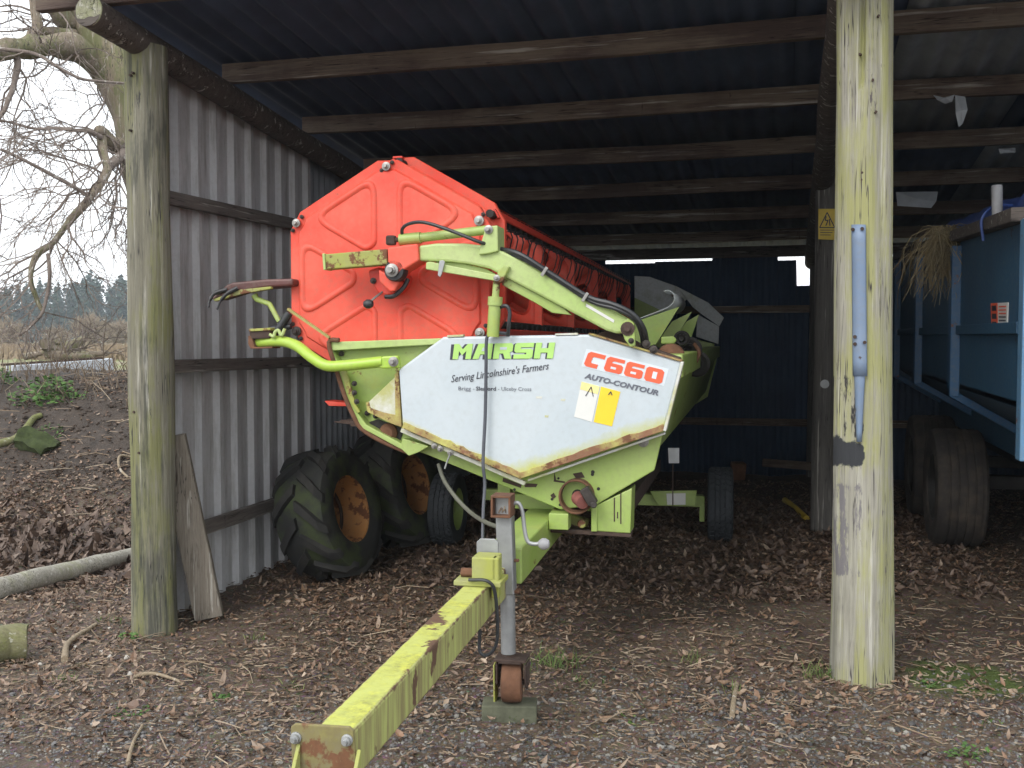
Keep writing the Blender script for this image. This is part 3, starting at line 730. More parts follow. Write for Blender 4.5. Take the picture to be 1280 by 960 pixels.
hdr.part('scale_strip', plate_px([(532.5, 328), (537, 327), (620, 343.5), (621, 351.5), (532, 336.5)], AV - .03, .05), 'lime_pale', parent=arm, bevel=.004)
hdr.part('scale_clip', plate_px([(549, 326), (553.5, 325), (556, 327), (552, 343), (550, 346.5), (547, 344)], AV - .045, .008), 'galv', parent=arm, bevel=.002)
hdr.part('arm_lug', plate_px([(623, 337), (630, 331), (637, 333), (628, 352), (622, 354), (619, 349)], AV - .03, .04), 'lime', parent=arm, bevel=.006)
boltset(H_(621, 347.5, AV - .03), .016, 'bolt', arm)
hdr.part('cylinder_bracket', plate_px([(607, 283), (622, 281.5), (622.5, 314), (611, 317), (598, 318.5), (600, 308)], AV - .02, .14), 'lime_pale', parent=arm, bevel=.006)
boltset(H_(611, 287, AV - .02), .022, 'bolt', arm, h=.03)
hdr.part('white_stripe', plate_px([(733, 379.5), (768, 400), (767, 403.5), (732, 383)], AV - .003, .002), 'sticker_white', parent=arm)
# sweep under the hub, hub bolt and lever
mb = MB(); C0 = H_(490, 340, AV + .10)
hub = hdr.part('hub_plate', plate_px([(460, 338), (472, 334), (500, 338), (509, 346), (506, 356), (497, 366), (484, 370), (472, 366), (466, 356), (461, 346)], AV + .10, .10), 'red_old', bevel=.01)
hdr.part('hub_block', plate_px([(473, 337), (488, 345), (499, 352), (493, 364), (487, 365), (474, 352)], AV + .02, .085), 'red', parent=hub, bevel=.008)
boltset(H_(490.5, 338, AV - .02), .034, 'bolt', hub, h=.045)
mb = MB(); mb.lathe(Matrix.Translation(H_(495, 338.5, AV + .01)) @ HF.m.to_4x4() @ Matrix.Rotation(R(-90), 4, 'Z'), [(.0, .03), (.05, .03), (.055, .02), (.055, -.03)], 18); hdr.part('hub_bush', mb, 'black_plastic', parent=hub, sm=True, ang=30)
boltset(H_(466.5, 351, AV + .095), .016, 'bolt_dark', hub)
mb = MB(); mb.tube(curve([H_(478, 365, AV + .06), H_(470, 371, AV + .02), H_(463, 377, AV - .01)]), .006, 8); lev = hdr.part('lever', mb, 'bolt', parent=hub, sm=True)
mb = MB(); P = H_(460.5, 380, AV - .02); mb.lathe(Matrix.Translation(P) @ HF.m.to_4x4(), [(0, -.026), (.015, -.023), (.024, -.008), (.024, .008), (.015, .023), (0, .026)], 14); hdr.part('lever_knob', mb, 'hose', parent=hub, sm=True)
mb = MB(); mb.tube(curve([H_(482, 371, AV+.06), H_(492, 370, AV+.05), H_(504, 360, AV+.06), H_(510, 349, AV+.08)]), .012, 8); hdr.part('clamp_band', mb, 'black_plastic', parent=hub, sm=True)
# upper and lower hydraulic rams
mb = MB(); a, b = H_(609, 287.5, AV + .05), H_(526, 297, AV + .05); a2 = H_(500, 299.5, AV + .05)
mb.cyl(a, b, .0235, 16); ram = hdr.part('reel_ram', mb, 'lime', sm=True)
mb = MB(); mb.cyl(b, a2, .029, 16); hdr.part('ram_gland', mb, 'lime', parent=ram, sm=True)
mb = MB(); mb.cyl(a2, H_(492, 300, AV + .05), .012, 12); mb.box(H_(489, 300.5, AV + .05), (.05, .04, .05), HF.ang); hdr.part('ram_eye', mb, 'rust_dark', parent=ram, bevel=.01)
mb = MB(); mb.tube(curve([H_(503, 296, AV + .05), H_(503, 286, AV + .02), H_(512, 279.5, AV), H_(530, 278, AV - .02), H_(560, 287, AV - .04), H_(598, 302, AV - .04), H_(612, 306, AV + .02), H_(626, 312, AV + .03)]), .009, 8); hdr.part('ram_hose', mb, 'hose', parent=ram, sm=True)
mb = MB(); a, b, c = H_(621, 350, AV + .01), H_(619, 374, AV + .01), H_(616, 421, AV + .01)
mb.cyl(a, b, .018, 14); mb.cyl(b, c, .031, 18); mb.cyl(H_(619.3, 371, AV+.01), H_(618.7, 382, AV+.01), .037, 18); ram2 = hdr.part('lift_ram', mb, 'lime', sm=True)
mb = MB(); mb.tube(curve([H_(624, 384, AV+.01), H_(633, 382.5, AV), H_(637, 390, AV), H_(636, 405, AV), H_(635, 420, AV+.02)]), .010, 8); hdr.part('ram_hose', mb, 'hose', parent=ram2, sm=True)
mb = MB(); mb.tube(curve([H_(622, 311, AV + .05), H_(650, 318, AV - .012), H_(690, 343, AV - .012), H_(735, 371, AV - .012), H_(765, 380, AV - .03), H_(790, 392, AV - .03), H_(804, 410, AV + .0), H_(809, 432, AV + .1)]), .013, 8)
mb.tube(curve([H_(622, 313, AV + .05), H_(655, 324, AV - .008), H_(700, 352, AV - .008), H_(740, 377, AV - .010), H_(770, 386, AV - .03), H_(792, 398, AV - .02), H_(801, 414, AV + .03), H_(804, 434, AV + .1)]), .011, 8); hdr.part('hydraulic_hoses', mb, 'hose', sm=True)
for (px, py) in ((732, 370), (681, 338)):
    mb = MB(); mb.bar(H_(px - 4, py + 7, AV - .025), H_(px + 3, py - 4, AV - .025), .01, .016); hdr.part('hose_clip', mb, 'bolt', parent=arm, bevel=.002)
# pivot of the arm
piv = hdr.part('arm_pivot', plate_px([(776, 412), (779, 401), (786, 397.5), (793, 404), (794, 432), (788, 434), (781, 425)], AV - .02, .03), 'lime', bevel=.006)
boltset(H_(784.5, 411, AV - .02), .034, 'rust_dark', piv, nm='pivot_pin'); boltset(H_(789, 426, AV - .02), .014, 'bolt_dark', piv); boltset(H_(808, 430, AV + .04), .02, 'bolt_dark', piv); boltset(H_(817, 437, AV + .04), .02, 'bolt_dark', piv)
hdr.part('pivot_base', plate_px([(742, 419), (760, 412), (790, 424), (800, 430), (850, 447), (852, 455), (735, 425)], AV + .10, .10), 'rust_dark', bevel=.006)
# --- shield
def loc(P): return tuple((hdr.inv @ P))
def rimline(p0, p1, dep, colr):
    A, B = Vector(loc(H_(*p0, V0))), Vector(loc(H_(*p1, V0))); d = (B - A).normalized(); nr = Vector((-d.z, 0, d.x)); nr = nr if nr.z > 0 else -nr
    return (tuple(A), tuple(nr), dep, colr)
paint('white_shield', (.47, .53, .565), (.53, .58, .61), rust=.74, rough=.4, mott=.10, edge=[rimline((649, 599), (832, 538), .15, (.46, .47, .12)), rimline((502, 535), (651, 599), .085, (.50, .50, .22))])
SH = [(554, 421), (737, 418), (853, 452), (831, 537), (650, 598), (503, 534), (498, 462)]
shield = hdr.part('side_shield', plate_px(SH, V0, .115), 'white_shield', bevel=.012, label='large white side shield with green dealer lettering and red model number')
def edge_strip(p0, p1, w_in, mat, v=V0 - .006, t=.03, nm='shield_lip', par=None):
    A, B = H_(*p0, v), H_(*p1, v); d = (B - A).normalized(); nrm = Vector(V).cross(d); nrm = nrm if nrm.z > 0 else -nrm
    n = 18; vs = [A + (B-A)*i/n for i in range(n+1)]; top = [A + (B-A)*i/n + nrm*(w_in*(1 + .35*noise.noise((i*.8, w_in*99, p0[0])))) for i in range(n+1)]
    mb = MB(); mb.prism(vs + top[::-1], V*t); return hdr.part(nm, mb, mat, parent=par or shield, bevel=.003)
edge_strip((502, 535), (651, 599), .034, 'shield_edge'); edge_strip((649, 599), (832, 538), .034, 'shield_edge')
edge_strip((500, 540), (655, 607), .022, 'white_dirty', v=V0 + .03, t=.03); edge_strip((660, 602), (832, 543), .012, 'white_dirty', v=V0 + .03, t=.03)
mb = MB(); mb.bar(H_(853.5, 452, V0 + .03), H_(831.5, 538, V0 + .03), .085, .014, up=U); hdr.part('shield_lip', mb, 'white_dirty', parent=shield, bevel=.003)
mb = MB(); mb.bar(H_(738, 417, V0 + .05), H_(853, 451, V0 + .05), .12, .010, up=Z); hdr.part('shield_lip', mb, 'shield_edge', parent=shield, bevel=.003)
hdr.part('hinge_strip', plate_px([(559, 419), (579, 418), (579, 420.5), (559, 421.5)], V0 - .005, .03), 'white_dirty', parent=shield); hdr.part('hinge_strip', plate_px([(694, 417), (722, 416), (722, 418.5), (694, 419)], V0 - .005, .03), 'white_dirty', parent=shield)
hdr.part('corner_flap', plate_px([(460, 503), (494, 471), (496, 520), (480, 516), (462, 510)], V0 + .03, .03), 'white_dirty', bevel=.004, label='small dirty white triangular flap with rusted edge')
hdr.part('flap_edge', plate_px([(457, 503), (461, 502), (463, 510), (480, 516), (494, 518.5), (493, 468), (498, 463), (502, 534), (490, 530), (459, 515)], V0 + .026, .05), 'shield_edge', bevel=.003)
# --- lettering
def quadmap(c, v):
    q = [H_(x, y, v) for (x, y) in c]
    return lambda s, t: (q[0]*(1-s) + q[1]*s)*(1-t) + (q[3]*(1-s) + q[2]*s)*t     # t downward
GL = {  # blocky letters in a 10x10 box, y downward; each a list of polygons
 'M': [[(0,0),(2.6,0),(5,3.6),(7.4,0),(10,0),(10,10),(7,10),(7,4.6),(5,7.6),(3,4.6),(3,10),(0,10)]],
 'A': [[(0,10),(2.2,0),(10,0),(10,10),(6.6,10),(6.6,7),(3.9,7),(3.2,10)],],
 'R': [[(0,0),(9,0),(10,1.2),(10,5),(8.6,6),(10,10),(6.4,10),(5.2,6.6),(3.2,6.6),(3.2,10),(0,10)]],
 'S': [[(1,0),(10,0),(10,2.8),(3.4,2.8),(3.4,3.8),(9,3.8),(10,5),(10,9),(9,10),(0,10),(0,7.2),(6.6,7.2),(6.6,6.2),(1,6.2),(0,5),(0,1)]],
 'H': [[(0,0),(3.2,0),(3.2,3.5),(6.8,3.5),(6.8,0),(10,0),(10,10),(6.8,10),(6.8,6.3),(3.2,6.3),(3.2,10),(0,10)]],
 'C': [[(1.4,0),(10,0),(10,2.8),(4,2.8),(3.4,3.4),(3.4,6.6),(4,7.2),(7.5,7.2),(7.5,10),(1.4,10),(0,8.6),(0,1.4)]],
 '6': [[(1.4,0),(10,0),(10,2.4),(4.2,2.4),(3.4,3.1),(3.4,3.9),(8.8,3.9),(10,5),(10,8.8),(8.8,10),(1.4,10),(0,8.6),(0,1.4)]],
 '0': [[(1.4,0),(8.6,0),(10,1.4),(10,8.6),(8.6,10),(1.4,10),(0,8.6),(0,1.4)]]}
HOLES = {'A': [[(4.3,4.9),(4.9,2.6),(6.6,2.6),(6.6,4.9)]], 'R': [[(3.2,2.5),(6.8,2.5),(6.8,4.2),(3.2,4.2)]], '6': [[(3.4,6.2),(6.4,6.2),(6.4,7.7),(3.4,7.7)]], '0': [[(4.0,2.6),(6.4,2.6),(6.4,7.4),(4.0,7.4)]]}
def block_text(word, corners, mat, v, gap=.10, holemat='white_shield', par=None, nm='letter', shade=None):
    f = quadmap(corners, v); n = len(word); cw = 1.0/(n + gap*(n-1)); 
    for i, ch in enumerate(word):
        x0 = i*cw*(1+gap)
        for poly in GL[ch]:
            mb = MB(); mb.prism([f(x0 + a/10*cw, b/10) for (a, b) in poly], V*.002); o = hdr.part(nm, mb, mat, parent=par or shield)
        for poly in HOLES.get(ch, []):
            mb = MB(); mb.prism([f(x0 + a/10*cw, b/10) - V*.0015 for (a, b) in poly], V*.002); hdr.part('letter_counter', mb, holemat, parent=par or shield)
tf = V0 - .002
shd = [(564, 430.5), (692, 428.5), (689, 448.7), (562.3, 449.7)]
block_text('MARSH', shd, 'print_black', tf, .10, 'print_black', nm='letter_shadow')
block_text('MARSH', [(568, 430), (694, 428), (691, 448), (565.5, 449)], 'print_green', tf - .0025, .09)
block_text('C660', [(736, 439), (831, 463), (827, 480.5), (729, 457)], 'print_red', tf - .002, .12, 'print_ghost')
hdr.part('decal_ground', plate_px([(733, 436), (836, 461), (830, 482.5), (726.5, 458)], tf + .0005, .0025), 'print_ghost', parent=shield)
def font_text(txt, base0, base1, cap_px, mat, v, shear=.2, bold=0.0, nm='lettering', arc=0.0, cap=.72):
    cu = bpy.data.curves.new('t', 'FONT'); cu.body = txt; cu.size = 1; cu.shear = shear; cu.offset = bold; cu.resolution_u = 2; cu.extrude = 0
    to = bpy.data.objects.new('t', cu); C.objects.link(to)
    dg = bpy.context.evaluated_depsgraph_get(); me = bpy.data.meshes.new_from_object(to.evaluated_get(dg)); bpy.data.objects.remove(to)
    co = [v_.co.copy() for v_ in me.vertices]; fs = [tuple(p.vertices) for p in me.polygons]
    x0 = min(c.x for c in co); x1 = max(c.x for c in co)
    A, B = H_(*base0, v), H_(*base1, v); T = H_(base0[0], base0[1] - cap_px, v); up = (T - A)
    mb = MB(); mb.add([A + (B-A)*((c.x-x0)/(x1-x0)) + up*(c.y/cap) + Z*arc*math.sin(math.pi*(c.x-x0)/(x1-x0)) for c in co], fs)
    bpy.data.meshes.remove(me); return hdr.part(nm, mb, mat, parent=shield)
font_text("Serving Lincolnshire's Farmers", (564, 478), (686, 461.5), 9.2, 'print_black', tf - .001, .22, .004)
font_text('Brigg - ', (573, 487.8), (593, 488), 4.9, 'print_grey', tf - .001, 0, 0.0)
font_text('Sleaford', (595, 488), (620, 488.2), 4.9, 'print_black', tf - .001, 0, .018)
font_text('- Ulceby Cross', (622.5, 488.2), (664, 488.7), 4.9, 'print_grey', tf - .001, 0, 0.0)
font_text('AUTO-CONTOUR', (730, 472.3), (823, 494.6), 6.6, 'print_grey', tf - .001, .35, .045)
w1 = hdr.part('sticker', plate_px([(727, 477), (749.5, 483), (740, 527.5), (717.5, 521)], tf, .002), 'sticker_white', parent=shield)
hdr.part('sticker_band', plate_px([(727, 477), (749.5, 483), (747.5, 493), (725, 486.5)], tf - .0012, .001), 'sticker_fade', parent=shield)
hdr.part('sticker', plate_px([(751.2, 483.2), (775.5, 489.7), (765, 533), (742, 527.5)], tf, .002), 'yellow', parent=shield, label='yellow warning sticker with a black chevron')
def chevron(px, wd):
    for i in range(2):
        mb = MB(); mb.bar(H_(*px[i], tf - .0022), H_(*px[i+1], tf - .0022), .001, wd, up=Z); hdr.part('chevron', mb, 'print_black', parent=shield)
chevron([(732, 495), (739, 483.5), (741.5, 495.5)], .004); chevron([(760.5, 493.5), (763.5, 489.5), (765, 494)], .005)
for (px, py, l) in ((670, 495.5, 8), (701, 498.5, 6), (681, 519, 5)):
    hdr.part('scuff', plate_px([(px, py), (px+l, py), (px+l-1, py+3), (px, py+2.5)], tf + .0008, .001), 'white_dirty', parent=shield)
# --- green end plate under and behind the shield
EP = [(411, 431), (560, 424), (735, 418), (851, 452), (829, 540), (818, 588), (744, 632), (700, 637), (640, 612), (530, 567), (505, 560), (462, 538), (448, 520), (436, 495)]
endp = hdr.part('end_plate', plate_px(EP, V0 + .12, .03), 'lime', bevel=.006)
hdr.part('top_rail', plate_px([(411, 427.5), (561, 422.5), (561, 429.5), (412, 438.5)], V0 + .06, .08), 'lime_pale', parent=endp, bevel=.004)
mb = MB(); mb.tube(curve([H_(424, 425, V0+.05), H_(411, 428, V0 + .05), H_(420, 461, V0 + .05), H_(431, 495, V0 + .05), H_(441, 518, V0 + .05), H_(452, 536, V0 + .06), H_(478, 552, V0 + .07), H_(506, 564, V0 + .08), H_(512, 566, V0 + .09)], 4), .012, 8); hdr.part('skid_tube', mb, 'rust', parent=endp, sm=True)
hdr.part('skid_plate', plate_px([(414, 437), (424, 456), (436, 495), (446, 515), (458, 531), (508, 558), (513, 567), (500, 561), (452, 535), (438, 512), (426, 480)], V0 + .055, .07), 'lime', parent=endp, bevel=.004)
hdr.part('skid_nose', plate_px([(500, 560), (503, 548), (520, 553), (536, 558), (524, 565), (511, 570)], V0 + .05, .05), 'lime', parent=endp, bevel=.004)
hdr.part('bracket', plate_px([(422, 455), (430, 457), (436, 475), (444, 505), (450, 515), (447, 517), (438, 503)], V0 + .045, .02), 'lime_mossy', parent=endp, bevel=.004)
for (px, py) in ((443, 479.5), (443, 491), (446, 502), (427, 442), (459, 516.5), (469.5, 520)): boltset(H_(px, py, V0 + .045 if px < 450 and py > 470 else V0+.11), .014, 'bolt_dark', endp)
for (px, py) in ((543, 557.5), (550.5, 561), (563, 566)): boltset(H_(px, py, V0 + .03), .016, 'bolt', endp)
mb = MB(); mb.tube(curve([H_(563, 567, V0 + .02), H_(559, 577, V0 + .02), H_(556, 586, V0 + .02)]), .005, 6); hdr.part('pin_chain', mb, 'galv', parent=endp, sm=True)
# dark recess with pulley between skid and shield
mb = MB(); mb.lathe(Matrix.Translation(H_(485, 541, V0 + .10)) @ HF.m.to_4x4() @ Matrix.Rotation(R(-90), 4, 'Z'), [(0, .02), (.03, .02), (.05, .0), (.05, -.05)], 16); hdr.part('pulley', mb, 'rust', parent=endp, sm=True, ang=30)
hdr.part('recess', plate_px([(460, 528), (472, 524), (505, 536), (500, 550), (470, 542)], V0 + .112, .01), 'dark_metal', parent=endp)
hdr.part('edge_box', plate_px([(742, 633), (790, 610), (788, 667), (743, 664)], V0 + .13, .16), 'lime', parent=endp, bevel=.006)
for (a, b) in (((768, 622), (768, 652)), ((776, 616), (776, 655)), ((772, 640), (772, 648))):
    mb = MB(); mb.bar(H_(*a, V0 + .129), H_(*b, V0 + .129), .002, .006, up=U); hdr.part('weld_seam', mb, 'rust_dark', parent=endp)
# round drive socket
mb = MB(); P = H_(722, 619, V0 + .12); M = Matrix.Translation(P) @ HF.m.to_4x4() @ Matrix.Rotation(R(-90), 4, 'Z')
mb.lathe(M, [(.088, .0), (.088, .06), (.083, .062), (.078, .06), (.078, -.08), (0, -.08)], 26); sock = hdr.part('drive_socket', mb, 'rust', sm=True, ang=30)
mb = MB(); mb.lathe(M, [(0, .02), (.025, .02), (.03, .0), (.045, -.02), (.05, -.075)], 16); hdr.part('drive_shaft', mb, 'dark_metal', parent=sock, sm=True, ang=30)
mb = MB(); mb.cyl(H_(722, 622, V0 + .08), H_(729, 628, V0 + .02), .035, 14); hdr.part('shaft_collar', mb, 'dull_red', parent=sock, sm=True, ang=30)
mb = MB(); mb.bar(H_(730, 610, V0 + .03), H_(742, 630, V0 + .03), .05, .045, up=V); mb.cyl(H_(742, 631, V0 + .0), H_(742, 631, V0 + .06), .018, 10); hdr.part('latch', mb, 'bolt_dark', parent=sock, bevel=.008)
for (px, py, r) in ((741, 590, 1.6), (740.5, 593, 1.4), (748, 611, 1.4), (690, 624, 1.2), (643, 612, 1.2), (700, 631, 1.2), (698, 598, 1)):
    mb = MB(); mb.lathe(Matrix.Translation(H_(px, py, V0 + .118)) @ HF.m.to_4x4() @ Matrix.Rotation(R(-90), 4, 'Z'), [(0, .001), (r*.006, .001), (r*.006, -.01)], 10); hdr.part('hole', mb, 'dark_metal', parent=endp)
for pts in ([(629, 597), (652, 606), (651, 610), (628, 602)], [(655, 604), (672, 605), (670, 609), (656, 609)], [(693, 590), (695, 600), (706, 602), (706, 604), (692, 602)], [(688, 619), (692, 616), (695, 621), (691, 624)], [(716, 592), (727, 590), (731, 597), (720, 598)]):
    hdr.part('slot', plate_px(pts, V0 + .117, .008), 'rust_dark', parent=endp)
boltset(H_(804, 552, V0 + .11), .028, 'bolt', endp, nm='latch_knob')
# --- left: crop divider tube and lifter
mb = MB(); mb.tube(curve([H_(318, 429, V0 + .12), H_(335, 427, V0 + .10), H_(355, 427, V0 + .08), H_(372, 433, V0 + .05), H_(390, 447, V0 + .0), H_(408, 457, V0 - .02), H_(430, 457, V0 - .02), H_(460, 454, V0 - .01), H_(478, 452, V0 + .0)], 6), .029, 14); dvt = hdr.part('divider_tube', mb, 'lime_bright', sm=True, label='bright lime bent tube reaching forward from the end plate')
hdr.part('tube_flat', plate_px([(472, 449), (478, 445.5), (497, 444.5), (499, 460), (478, 461), (472, 459)], V0 - .02, .04), 'lime_bright', parent=dvt, bevel=.008)
boltset(H_(492, 452, V0 - .022), .026, 'bolt', dvt, h=.03)
hdr.part('tube_clamp', plate_px([(311, 411), (337, 409.5), (338, 417), (337, 423), (312, 424)], V0 + .06, .1), 'rust_dark', parent=dvt, bevel=.006)
hdr.part('clamp_plate', plate_px([(311, 411), (338, 409.5), (338, 413), (311, 414.5)], V0 + .05, .12), 'lime_mossy', parent=dvt, bevel=.003)
hdr.part('clamp_plate', plate_px([(310, 420), (314, 419), (318, 434), (340, 433), (340, 435.5), (313, 436), (310, 430)], V0 + .06, .1), 'rust', parent=dvt, bevel=.003)
mb = MB(); mb.tube(curve([H_(337, 418, V0+.05), H_(342, 420.5, V0+.05), H_(344, 415, V0+.05), H_(348, 413, V0+.05), H_(352, 419, V0+.05), H_(356, 411, V0 + .05)]), .009, 8); hdr.part('clamp_hook', mb, 'lime_pale', parent=dvt, sm=True)
mb = MB(); mb.cyl(H_(347, 413, V0 + .12), H_(362, 391, V0 + .13), .022, 12); mb.cyl(H_(339, 411, V0+.14), H_(364, 408, V0+.14), .016, 10); hdr.part('divider_spring', mb, 'hose', parent=dvt, sm=True)
mb = MB(); mb.tube([H_(318, 369, V0+.14), H_(321, 374, V0+.14), H_(337, 380, V0+.14), H_(349, 402, V0+.14)], [.02, .016, .015, .014], 10); hdr.part('lifter_stay', mb, 'lime', parent=dvt, sm=True)
mb = MB(); mb.prism([H_(x, y, V0 + .10) for (x, y) in ((263, 373), (283, 356), (290, 353), (330, 349), (366, 348), (366, 357), (330, 360), (300, 365), (268, 375))], V*.14); lift = hdr.part('crop_lifter', mb, 'maroon', bevel=.012, label='brown and green crop lifter shoe with two dark curved fingers')
mb = MB(); mb.prism([H_(x, y, V0 + .085) for (x, y) in ((266, 374), (300, 362), (338, 358), (339, 361), (300, 368), (268, 377))], V*.03); hdr.part('lifter_skirt', mb, 'lime_mossy', parent=lift, bevel=.004)
mb = MB(); mb.tube(curve([H_(284, 362, V0+.1), H_(268, 367, V0+.08), H_(262, 376, V0+.06), H_(260.5, 384, V0+.05)]), [.012]*6+[.010]*6+[.006]*7, 8); hdr.part('lifter_finger', mb, 'black_plastic', parent=lift, sm=True)
mb = MB(); mb.tube(curve([H_(297, 360, V0+.08), H_(284, 367, V0+.06), H_(276, 376, V0+.05), H_(271, 387, V0+.04)]), [.012]*6+[.010]*6+[.006]*7, 8); hdr.part('lifter_finger', mb, 'black_plastic', parent=lift, sm=True)
mb = MB(); mb.bar(H_(360, 386, V0 + .02), H_(412, 422, V0 + .04), .012, .022, up=V); hdr.part('strap', mb, 'strap', parent=endp)
hdr.part('red_marker', plate_px([(405, 501), (434, 503.5), (435, 508), (411, 507.5)], V0 + .25, .12), 'red', bevel=.004)
# --- trough, back wall, auger and far end (run the length of the header)
VE = RV + 5*SP + .25
def prof_px(px): return [HF.uv(H_(x, y, V0 + .15)) for (x, y) in px]
pf = prof_px([(448, 520), (470, 542), (530, 566), (620, 590), (700, 620), (770, 600), (815, 570), (835, 500), (846, 452)])
def extr(pf, v0, v1, th):
    mb = MB(); n = len(pf); vs = []
    for v in (v0, v1):
        for (u, _, z) in pf: vs.append(HF.p(u, v, z))
        for (u, _, z) in pf[::-1]: vs.append(HF.p(u, v, z + th))
    m = 2*n; fs = [tuple(range(m)), tuple(range(2*m-1, m-1, -1))] + [(i, m+i, m+(i+1)%m, (i+1)%m) for i in range(m)]
    return mb.add(vs, fs)
hdr.part('trough', extr(pf, V0 + .151, VE, .02), 'lime', bevel=.0)
ub, _, zb_ = HF.uv(H_(838, 458, V0 + .15))
mb = MB(); mb.bar(HF.p(ub, V0 + .16, zb_), HF.p(ub, VE, zb_), .12, .12); hdr.part('top_beam', mb, 'lime', bevel=.01)
uc, _, zc2 = HF.uv(H_(455, 530, V0 + .15))
mb = MB(); mb.bar(HF.p(uc - .03, V0 + .16, zc2), HF.p(uc - .03, VE, zc2), .10, .03)
for i in range(80):
    v = V0 + .2 + i*.081
    if v < VE: mb.tube([HF.p(uc - .07, v, zc2), HF.p(uc - .19, v, zc2 + .004)], [.014, .004], 5)
hdr.part('cutter_bar', mb, 'rust_dark')
ua, _, za_ = HF.uv(H_(660, 500, V0 + .15))
mb = MB(); mb.cyl(HF.p(ua, V0 + .16, za_), HF.p(ua, VE, za_), .16, 24); aug = hdr.part('auger', mb, 'galv', sm=True, ang=30)
mb = MB(); vs = []; n = 220
for i in range(n + 1):
    t = i/n; a = t*2*math.pi*11; v = V0 + .2 + (VE - V0 - .25)*t
    for r in (.155, .27): vs.append(HF.p(ua + r*math.cos(a), v, za_ + r*math.sin(a)))
mb.add(vs, [(2*i, 2*i+1, 2*i+3, 2*i+2) for i in range(n)]); o = hdr.part('auger_flight', mb, 'galv', parent=aug, sm=True); o.modifiers.new('t', 'SOLIDIFY').thickness = .004
# far end plate and its white hood
def far(px, t, mat, nm, v=None, par=None, lab=None):
    mb = MB(); mb.prism([H_(x, y, v or VE) for (x, y) in px], V*t); return hdr.part(nm, mb, mat, parent=par, bevel=.006, label=lab)
def shift(px, v): return [HF.uv(H_(x, y, V0 + .12)) for (x, y) in px]
mb = MB(); mb.prism([HF.p(u, VE, z) for (u, _, z) in shift(EP, VE)], V*.03); fe = hdr.part('end_plate', mb, 'lime')
far([(793, 345), (812, 346), (846, 358), (862, 371), (838, 392), (800, 388), (793, 372)], .03, 'white_far', 'end_hood', VE - .03, fe, 'dirty white hood at the far end of the header')
far([(846, 358), (885, 378), (905, 397), (899, 408), (876, 392), (866, 384)], .04, 'white_far', 'end_hood', VE - .06, fe)
far([(872, 393), (899, 408), (898, 430), (870, 421)], .03, 'white_far', 'end_hood', VE - .045, fe)
far([(870, 424), (893, 430), (884, 462), (871, 494), (846, 502), (838, 498), (848, 450)], .10, 'lime', 'end_box', VE - .4, fe)
far([(793, 372), (826, 388), (820, 402), (793, 398)], .05, 'lime', 'end_box', VE - .15, fe)
# gussets on the back frame and the curled white guard above them
VG = 6.6
gf_ = hdr.part('frame_gusset', plate_px([(788, 404), (812, 396), (849, 383.5), (820, 430), (800, 436), (792, 420)], VG, .012), 'lime', label='green triangular gusset on the back frame')
hdr.part('frame_gusset', plate_px([(826, 422), (840, 402), (865, 389.5), (845, 421)], VG + .45, .012), 'lime')
hdr.part('frame_gusset', plate_px([(845, 420), (858, 402), (874, 393), (862, 428)], VG + .8, .012), 'lime')
mb = MB(); vs = []; cur = [(829, 363.5), (836, 362.5), (842, 367), (843, 376), (836, 384), (820, 391), (798, 399)]
cpl = curve([H_(x, y, VG) for (x, y) in cur], 4); n = len(cpl)
for k in range(2): vs += [p + V*(1.15*k) for p in cpl]
mb.add(vs, [(i, i+1, n+i+1, n+i) for i in range(n-1)]); o = hdr.part('curled_guard', mb, 'white_far', sm=True); o.modifiers.new('t', 'SOLIDIFY').thickness = .006
mb = MB(); P = H_(838, 447, 5.35); M = Matrix.Translation(P) @ HF.m.to_4x4() @ Matrix.Rotation(R(-90), 4, 'Z')
mb.lathe(M, [(0, .01), (.03, .012), (.05, .0), (.07, -.004), (.075, -.02), (.055, -.03), (.075, -.04), (.075, -.06), (0, -.06)], 24); pul = hdr.part('belt_pulley', mb, 'rust', sm=True, ang=30)
for (px, py, v, r) in ((861, 437, 6.6, .085), (871, 455, 6.9, .09), (852, 423, 6.4, .05)):
    mb = MB(); M = Matrix.Translation(H_(px, py, v)) @ HF.m.to_4x4() @ Matrix.Rotation(R(-90), 4, 'Z'); mb.lathe(M, [(0, .02), (r*.3, .03), (r*.5, 0), (r*.8, .01), (r, 0), (r, -.05), (0, -.05)], 20); hdr.part('belt_pulley', mb, 'dark_metal', sm=True, ang=30)
mb = MB(); mb.tube(curve([H_(868, 430, 6.5), H_(874, 440, 6.45), H_(870, 452, 6.4), H_(861, 458, 6.4)]), .012, 8); hdr.part('frame_hose', mb, 'rust', sm=True)
hdr.part('frame_link', plate_px([(826, 421), (842, 420), (846, 425), (842, 430), (826, 430)], 6.2, .03), 'lime', bevel=.008); hdr.part('frame_link', plate_px([(848, 421), (858, 419), (861, 424), (857, 428), (848, 428)], 6.5, .03), 'lime', bevel=.008)
# loose electric cable and hose hanging over the shield
mb = MB(); mb.tube(curve([H_(634, 417, V0 - .01), H_(620, 416, V0 - .03), H_(611, 419, V0 - .05), H_(608, 428, V0 - .05), H_(607.5, 470, V0 - .04), H_(606.5, 520, V0 - .04), H_(604.5, 560, V0 - .05), H_(604, 583, V0 - .06), H_(606, 605, V0 - .06), H_(604, 640, V0 - .10), H_(603, 700, V0 - .2)], 6), .0085, 8); hdr.part('hanging_cable', mb, 'cable', sm=True, label='dark grey cable hanging down across the white shield')
mb = MB(); mb.tube(curve([H_(548, 580, V0 + .15), H_(555, 600, V0 + .12), H_(570, 622, V0 + .08), H_(590, 642, V0 + .0), H_(612, 655, V0 - .2), H_(640, 663, V0 - .45)]), .011, 8); hdr.part('hanging_hose', mb, 'olive_hose', sm=True)

